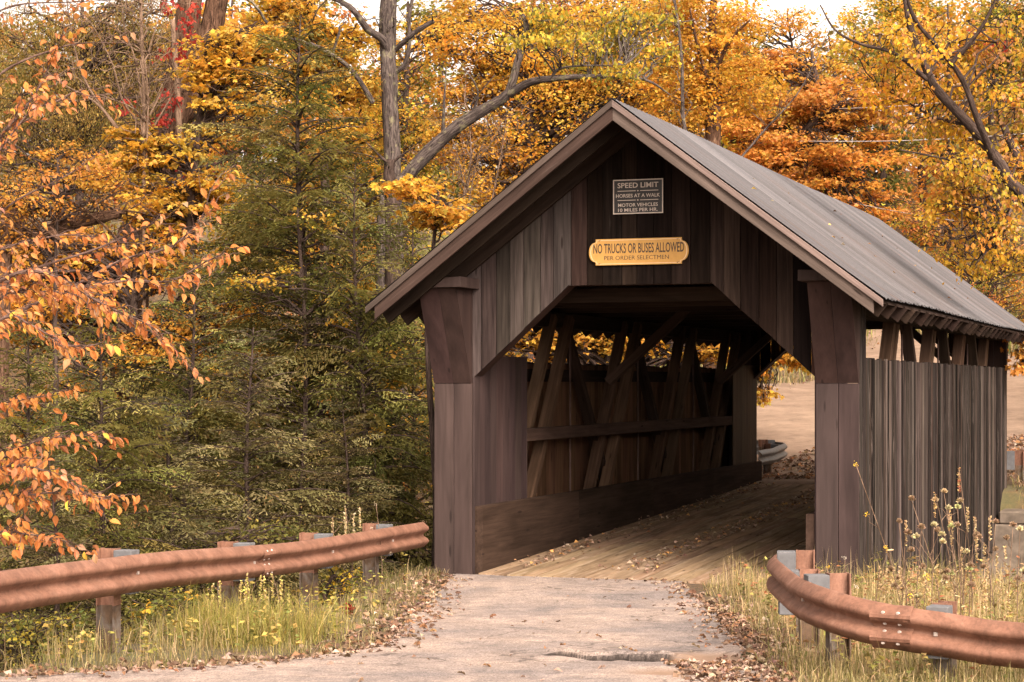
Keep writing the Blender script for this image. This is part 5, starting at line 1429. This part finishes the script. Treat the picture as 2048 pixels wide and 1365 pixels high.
stalk('thin red-tinged spike standing highest against the right wall boards', 1918, 935, 17.0, 'plume', -.12, (.36, .14, .08), 0)
for px, py, Y, h, ln, c, lab in (
    (1823, 1000, 16.4, 'umbel', -.25, BRN, 'brown nest-like seed heads on a leaning stalk, left part of the weeds'),
    (1798, 1046, 16.2, 'umbel', -.05, BRN, 'short brown seed heads just right of the post corner'),
    (1870, 986, 17.2, 'plume', -.2, (.42, .26, .12), 'rusty plume stalk between the brown seed heads'),
    (1897, 1018, 16.8, 'umbel', -.05, CRM, 'cream seed heads in the middle of the weeds'),
    (1888, 985, 17.5, 'umbel', -.1, (.40, .30, .18), 'tan seed heads reaching up beside the rusty plume'),
    (1915, 1016, 16.6, 'umbel', -.08, (.42, .42, .2), 'greenish seed heads beside the red-tinged spike'),
    (1914, 1052, 16.1, 'umbel', -.02, BRN, 'broad brown seed heads low in the middle of the weeds'),
    (1935, 1015, 17.0, 'plume', .02, (.44, .33, .2), 'feathery tan stalk right of the red-tinged spike'),
    (1868, 1052, 15.9, 'umbel', .02, CRM, 'small cream seed heads low between the brown ones'),
    (1843, 1056, 16.0, 'umbel', .03, BRN, 'pair of small dark seed heads near the left of the weeds'),
    (1812, 1040, 16.7, 'plume', .05, (.36, .25, .15), 'thin dry plume near the wall corner board'),
    (1950, 1034, 16.9, 'plume', .05, (.44, .33, .2), 'dry tan plume in front of the right wall boards'),
    (1980, 1032, 17.4, 'plume', .04, (.46, .36, .22), 'slim pale plume near the far end of the right wall'),
    (1991, 1046, 16.8, 'umbel', .03, BRN, 'dark tufted seed heads near the far end of the right wall'),
    (2026, 1052, 16.9, 'umbel', .05, BRN, 'small brown seed heads in front of the concrete abutment'),
    (2040, 1060, 16.4, 'umbel', .02, CRM, 'pale seed heads at the right edge of the picture'),
    (1690, 1118, 16.6, 'dots', .05, (.62, .56, .46), 'cluster of tiny white asters behind the rail end'),
    (1655, 1135, 16.4, 'dots', -.03, YEL, 'goldenrod with a few yellow heads behind the rail end'),
    (1760, 1130, 16.8, 'plume', .05, (.4, .3, .18), 'feathery dry grass stalk right of the white asters'),
    (1852, 1150, 15.6, 'dots', .02, YEL, 'small yellow flower low in the grass behind the rail'),
    (1975, 1120, 15.6, 'plume', -.1, (.44, .33, .2), 'dry plume nodding over the right guard rail'),
    (1800, 1135, 15.5, 'plume', -.12, (.4, .28, .16), 'bent dry plume behind the middle of the right rail')):
    stalk(lab, px, py, Y, h, ln, c)
for px, py, Y, h, c, lab in ((665, 1035, 21.5, 'plume', (.44, .36, .22), 'pale dry grass plume rising above the left rail near the bridge'), (690, 1012, 22.0, 'plume', (.5, .42, .28), 'tallest pale plume above the left rail near the bridge'),
                          (752, 1008, 22.4, 'dots', (.5, .42, .3), 'branching pale weed above the left rail by the portal'), (495, 1150, 18.0, 'plume', (.5, .44, .12), 'yellow-green flowering weed under the left rail splice'), (440, 1165, 17.6, 'plume', (.46, .42, .12), 'yellow-green weed plume left of the rail splice'), (545, 1150, 18.3, 'plume', (.48, .42, .12), 'yellow-green weed plume right of the rail splice')):
    stalk(lab, px, py, Y, h, rng.uniform(-.1, .1), c, 4, group='weeds beside the left guard rail')
# a red leaf clump in the litter, stones
g = P3(696, 1222, 20.2); r_ = np.random.default_rng(9); lv = Leaves(); gz = float(tz(g[0], 20.2))
n = 60; d = unit(r_.normal(size=(n, 3)) + np.array([0, 0, .5])); lv.add(np.repeat(np.array([[0, 0, .05]]), n, 0) + d * .02, d, unit(r_.normal(size=(n, 3))), r_.uniform(.04, .07, n), pick(r_, [(.26, .03, .025), (.2, .03, .02)], n, .2), KITE)
o = lv.build('red_leaf_clump', M['leaf']); o.location = (g[0], 20.2, gz); tag(o, 'dark red clump of leaves in the brown litter on the left verge', 'leaf clump')
def rock(label, x, y, z, s, seed):
    import bmesh
    bm = bmesh.new(); bmesh.ops.create_icosphere(bm, subdivisions=3, radius=s)
    r = np.random.default_rng(seed); ph = r.uniform(0, 6, 6)
    for v in bm.verts:
        p = v.co / s; k = 1 + .16 * math.sin(3 * p.x + ph[0]) + .14 * math.sin(4 * p.y + ph[1] + p.z * 2) + .06 * math.sin(9 * p.z + ph[2] + 5 * p.x)
        v.co = Vector((p.x * k * 1.2, p.y * k, p.z * k * .75)) * s
    me = bpy.data.meshes.new('stone'); bm.to_mesh(me); bm.free(); me.materials.append(M['stone'])
    o = link(bpy.data.objects.new('stone', me)); o.location = (x, y, z); tag(o, label, 'stone'); return o
q = bridge_to_world(1.86, 1.0); rock('grey stone against the inside of the right portal post', q[0], q[1], -.33, .15, 3)
q = P3(1640, 1150, 20.6); rock('grey stone in the weeds behind the right rail end', q[0], 20.6, -.42, .22, 4)
q = P3(1720, 1160, 20.9); rock('flat stone in the weeds at the foot of the right wall', q[0], 20.9, -.45, .18, 5)
# ------------------------------------------------------------------ light, sky, camera
EL, AZ = 40.0, 158.0      # sun elevation and compass azimuth (0 = +Y, clockwise)
w = bpy.data.worlds.new('World'); SC.world = w; w.use_nodes = True
nt = w.node_tree; nt.nodes.clear()
out = nt.nodes.new('ShaderNodeOutputWorld'); bg = nt.nodes.new('ShaderNodeBackground')
sk = nt.nodes.new('ShaderNodeTexSky'); sk.sky_type = 'NISHITA'; sk.sun_disc = False
sk.sun_elevation = R(EL); sk.sun_rotation = R(AZ); sk.dust_density = 6; sk.air_density = 1.2; sk.ozone_density = .6
# a thin cloud veil: the blue is washed out to a warm white
hs = nt.nodes.new('ShaderNodeHueSaturation'); hs.inputs['Saturation'].default_value = .12
mx = nt.nodes.new('ShaderNodeMix'); mx.data_type = 'RGBA'; mx.blend_type = 'MULTIPLY'; mx.inputs['Factor'].default_value = 1
mx.inputs['B'].default_value = (1.0, .87, .78, 1)
nt.links.new(sk.outputs[0], hs.inputs['Color']); nt.links.new(hs.outputs[0], mx.inputs['A'])
nt.links.new(mx.outputs['Result'], bg.inputs['Color']); nt.links.new(bg.outputs[0], out.inputs[0])
bg.inputs['Strength'].default_value = .15
su = bpy.data.lights.new('sun', 'SUN'); su.energy = 1.0; su.angle = R(26); su.color = (1.0, .86, .70)
so = bpy.data.objects.new('sun', su); COL.objects.link(so)
d = Vector((math.sin(R(AZ)) * math.cos(R(EL)), math.cos(R(AZ)) * math.cos(R(EL)), math.sin(R(EL))))
so.rotation_euler = d.to_track_quat('Z', 'Y').to_euler(); so.location = d * 60
cam = bpy.data.cameras.new('camera'); co = bpy.data.objects.new('camera', cam); COL.objects.link(co)
cam.sensor_width = 36; cam.lens = F / 2048 * 36; cam.shift_y = (768 - 682.5) / 2048; cam.clip_end = 2000; cam.clip_start = .1
co.location = (0, 0, CH); co.rotation_euler = (R(90), 0, 0); SC.camera = co
vs = SC.view_settings; vs.view_transform = 'Standard'; vs.look = 'None'; vs.gamma = 1; vs.use_curve_mapping = False; vs.exposure = 1.85
SC.cycles.use_denoising = True
SC.cycles.max_bounces = 8; SC.cycles.transmission_bounces = 6; SC.cycles.diffuse_bounces = 4
SC.render.resolution_x, SC.render.resolution_y = 1024, 682
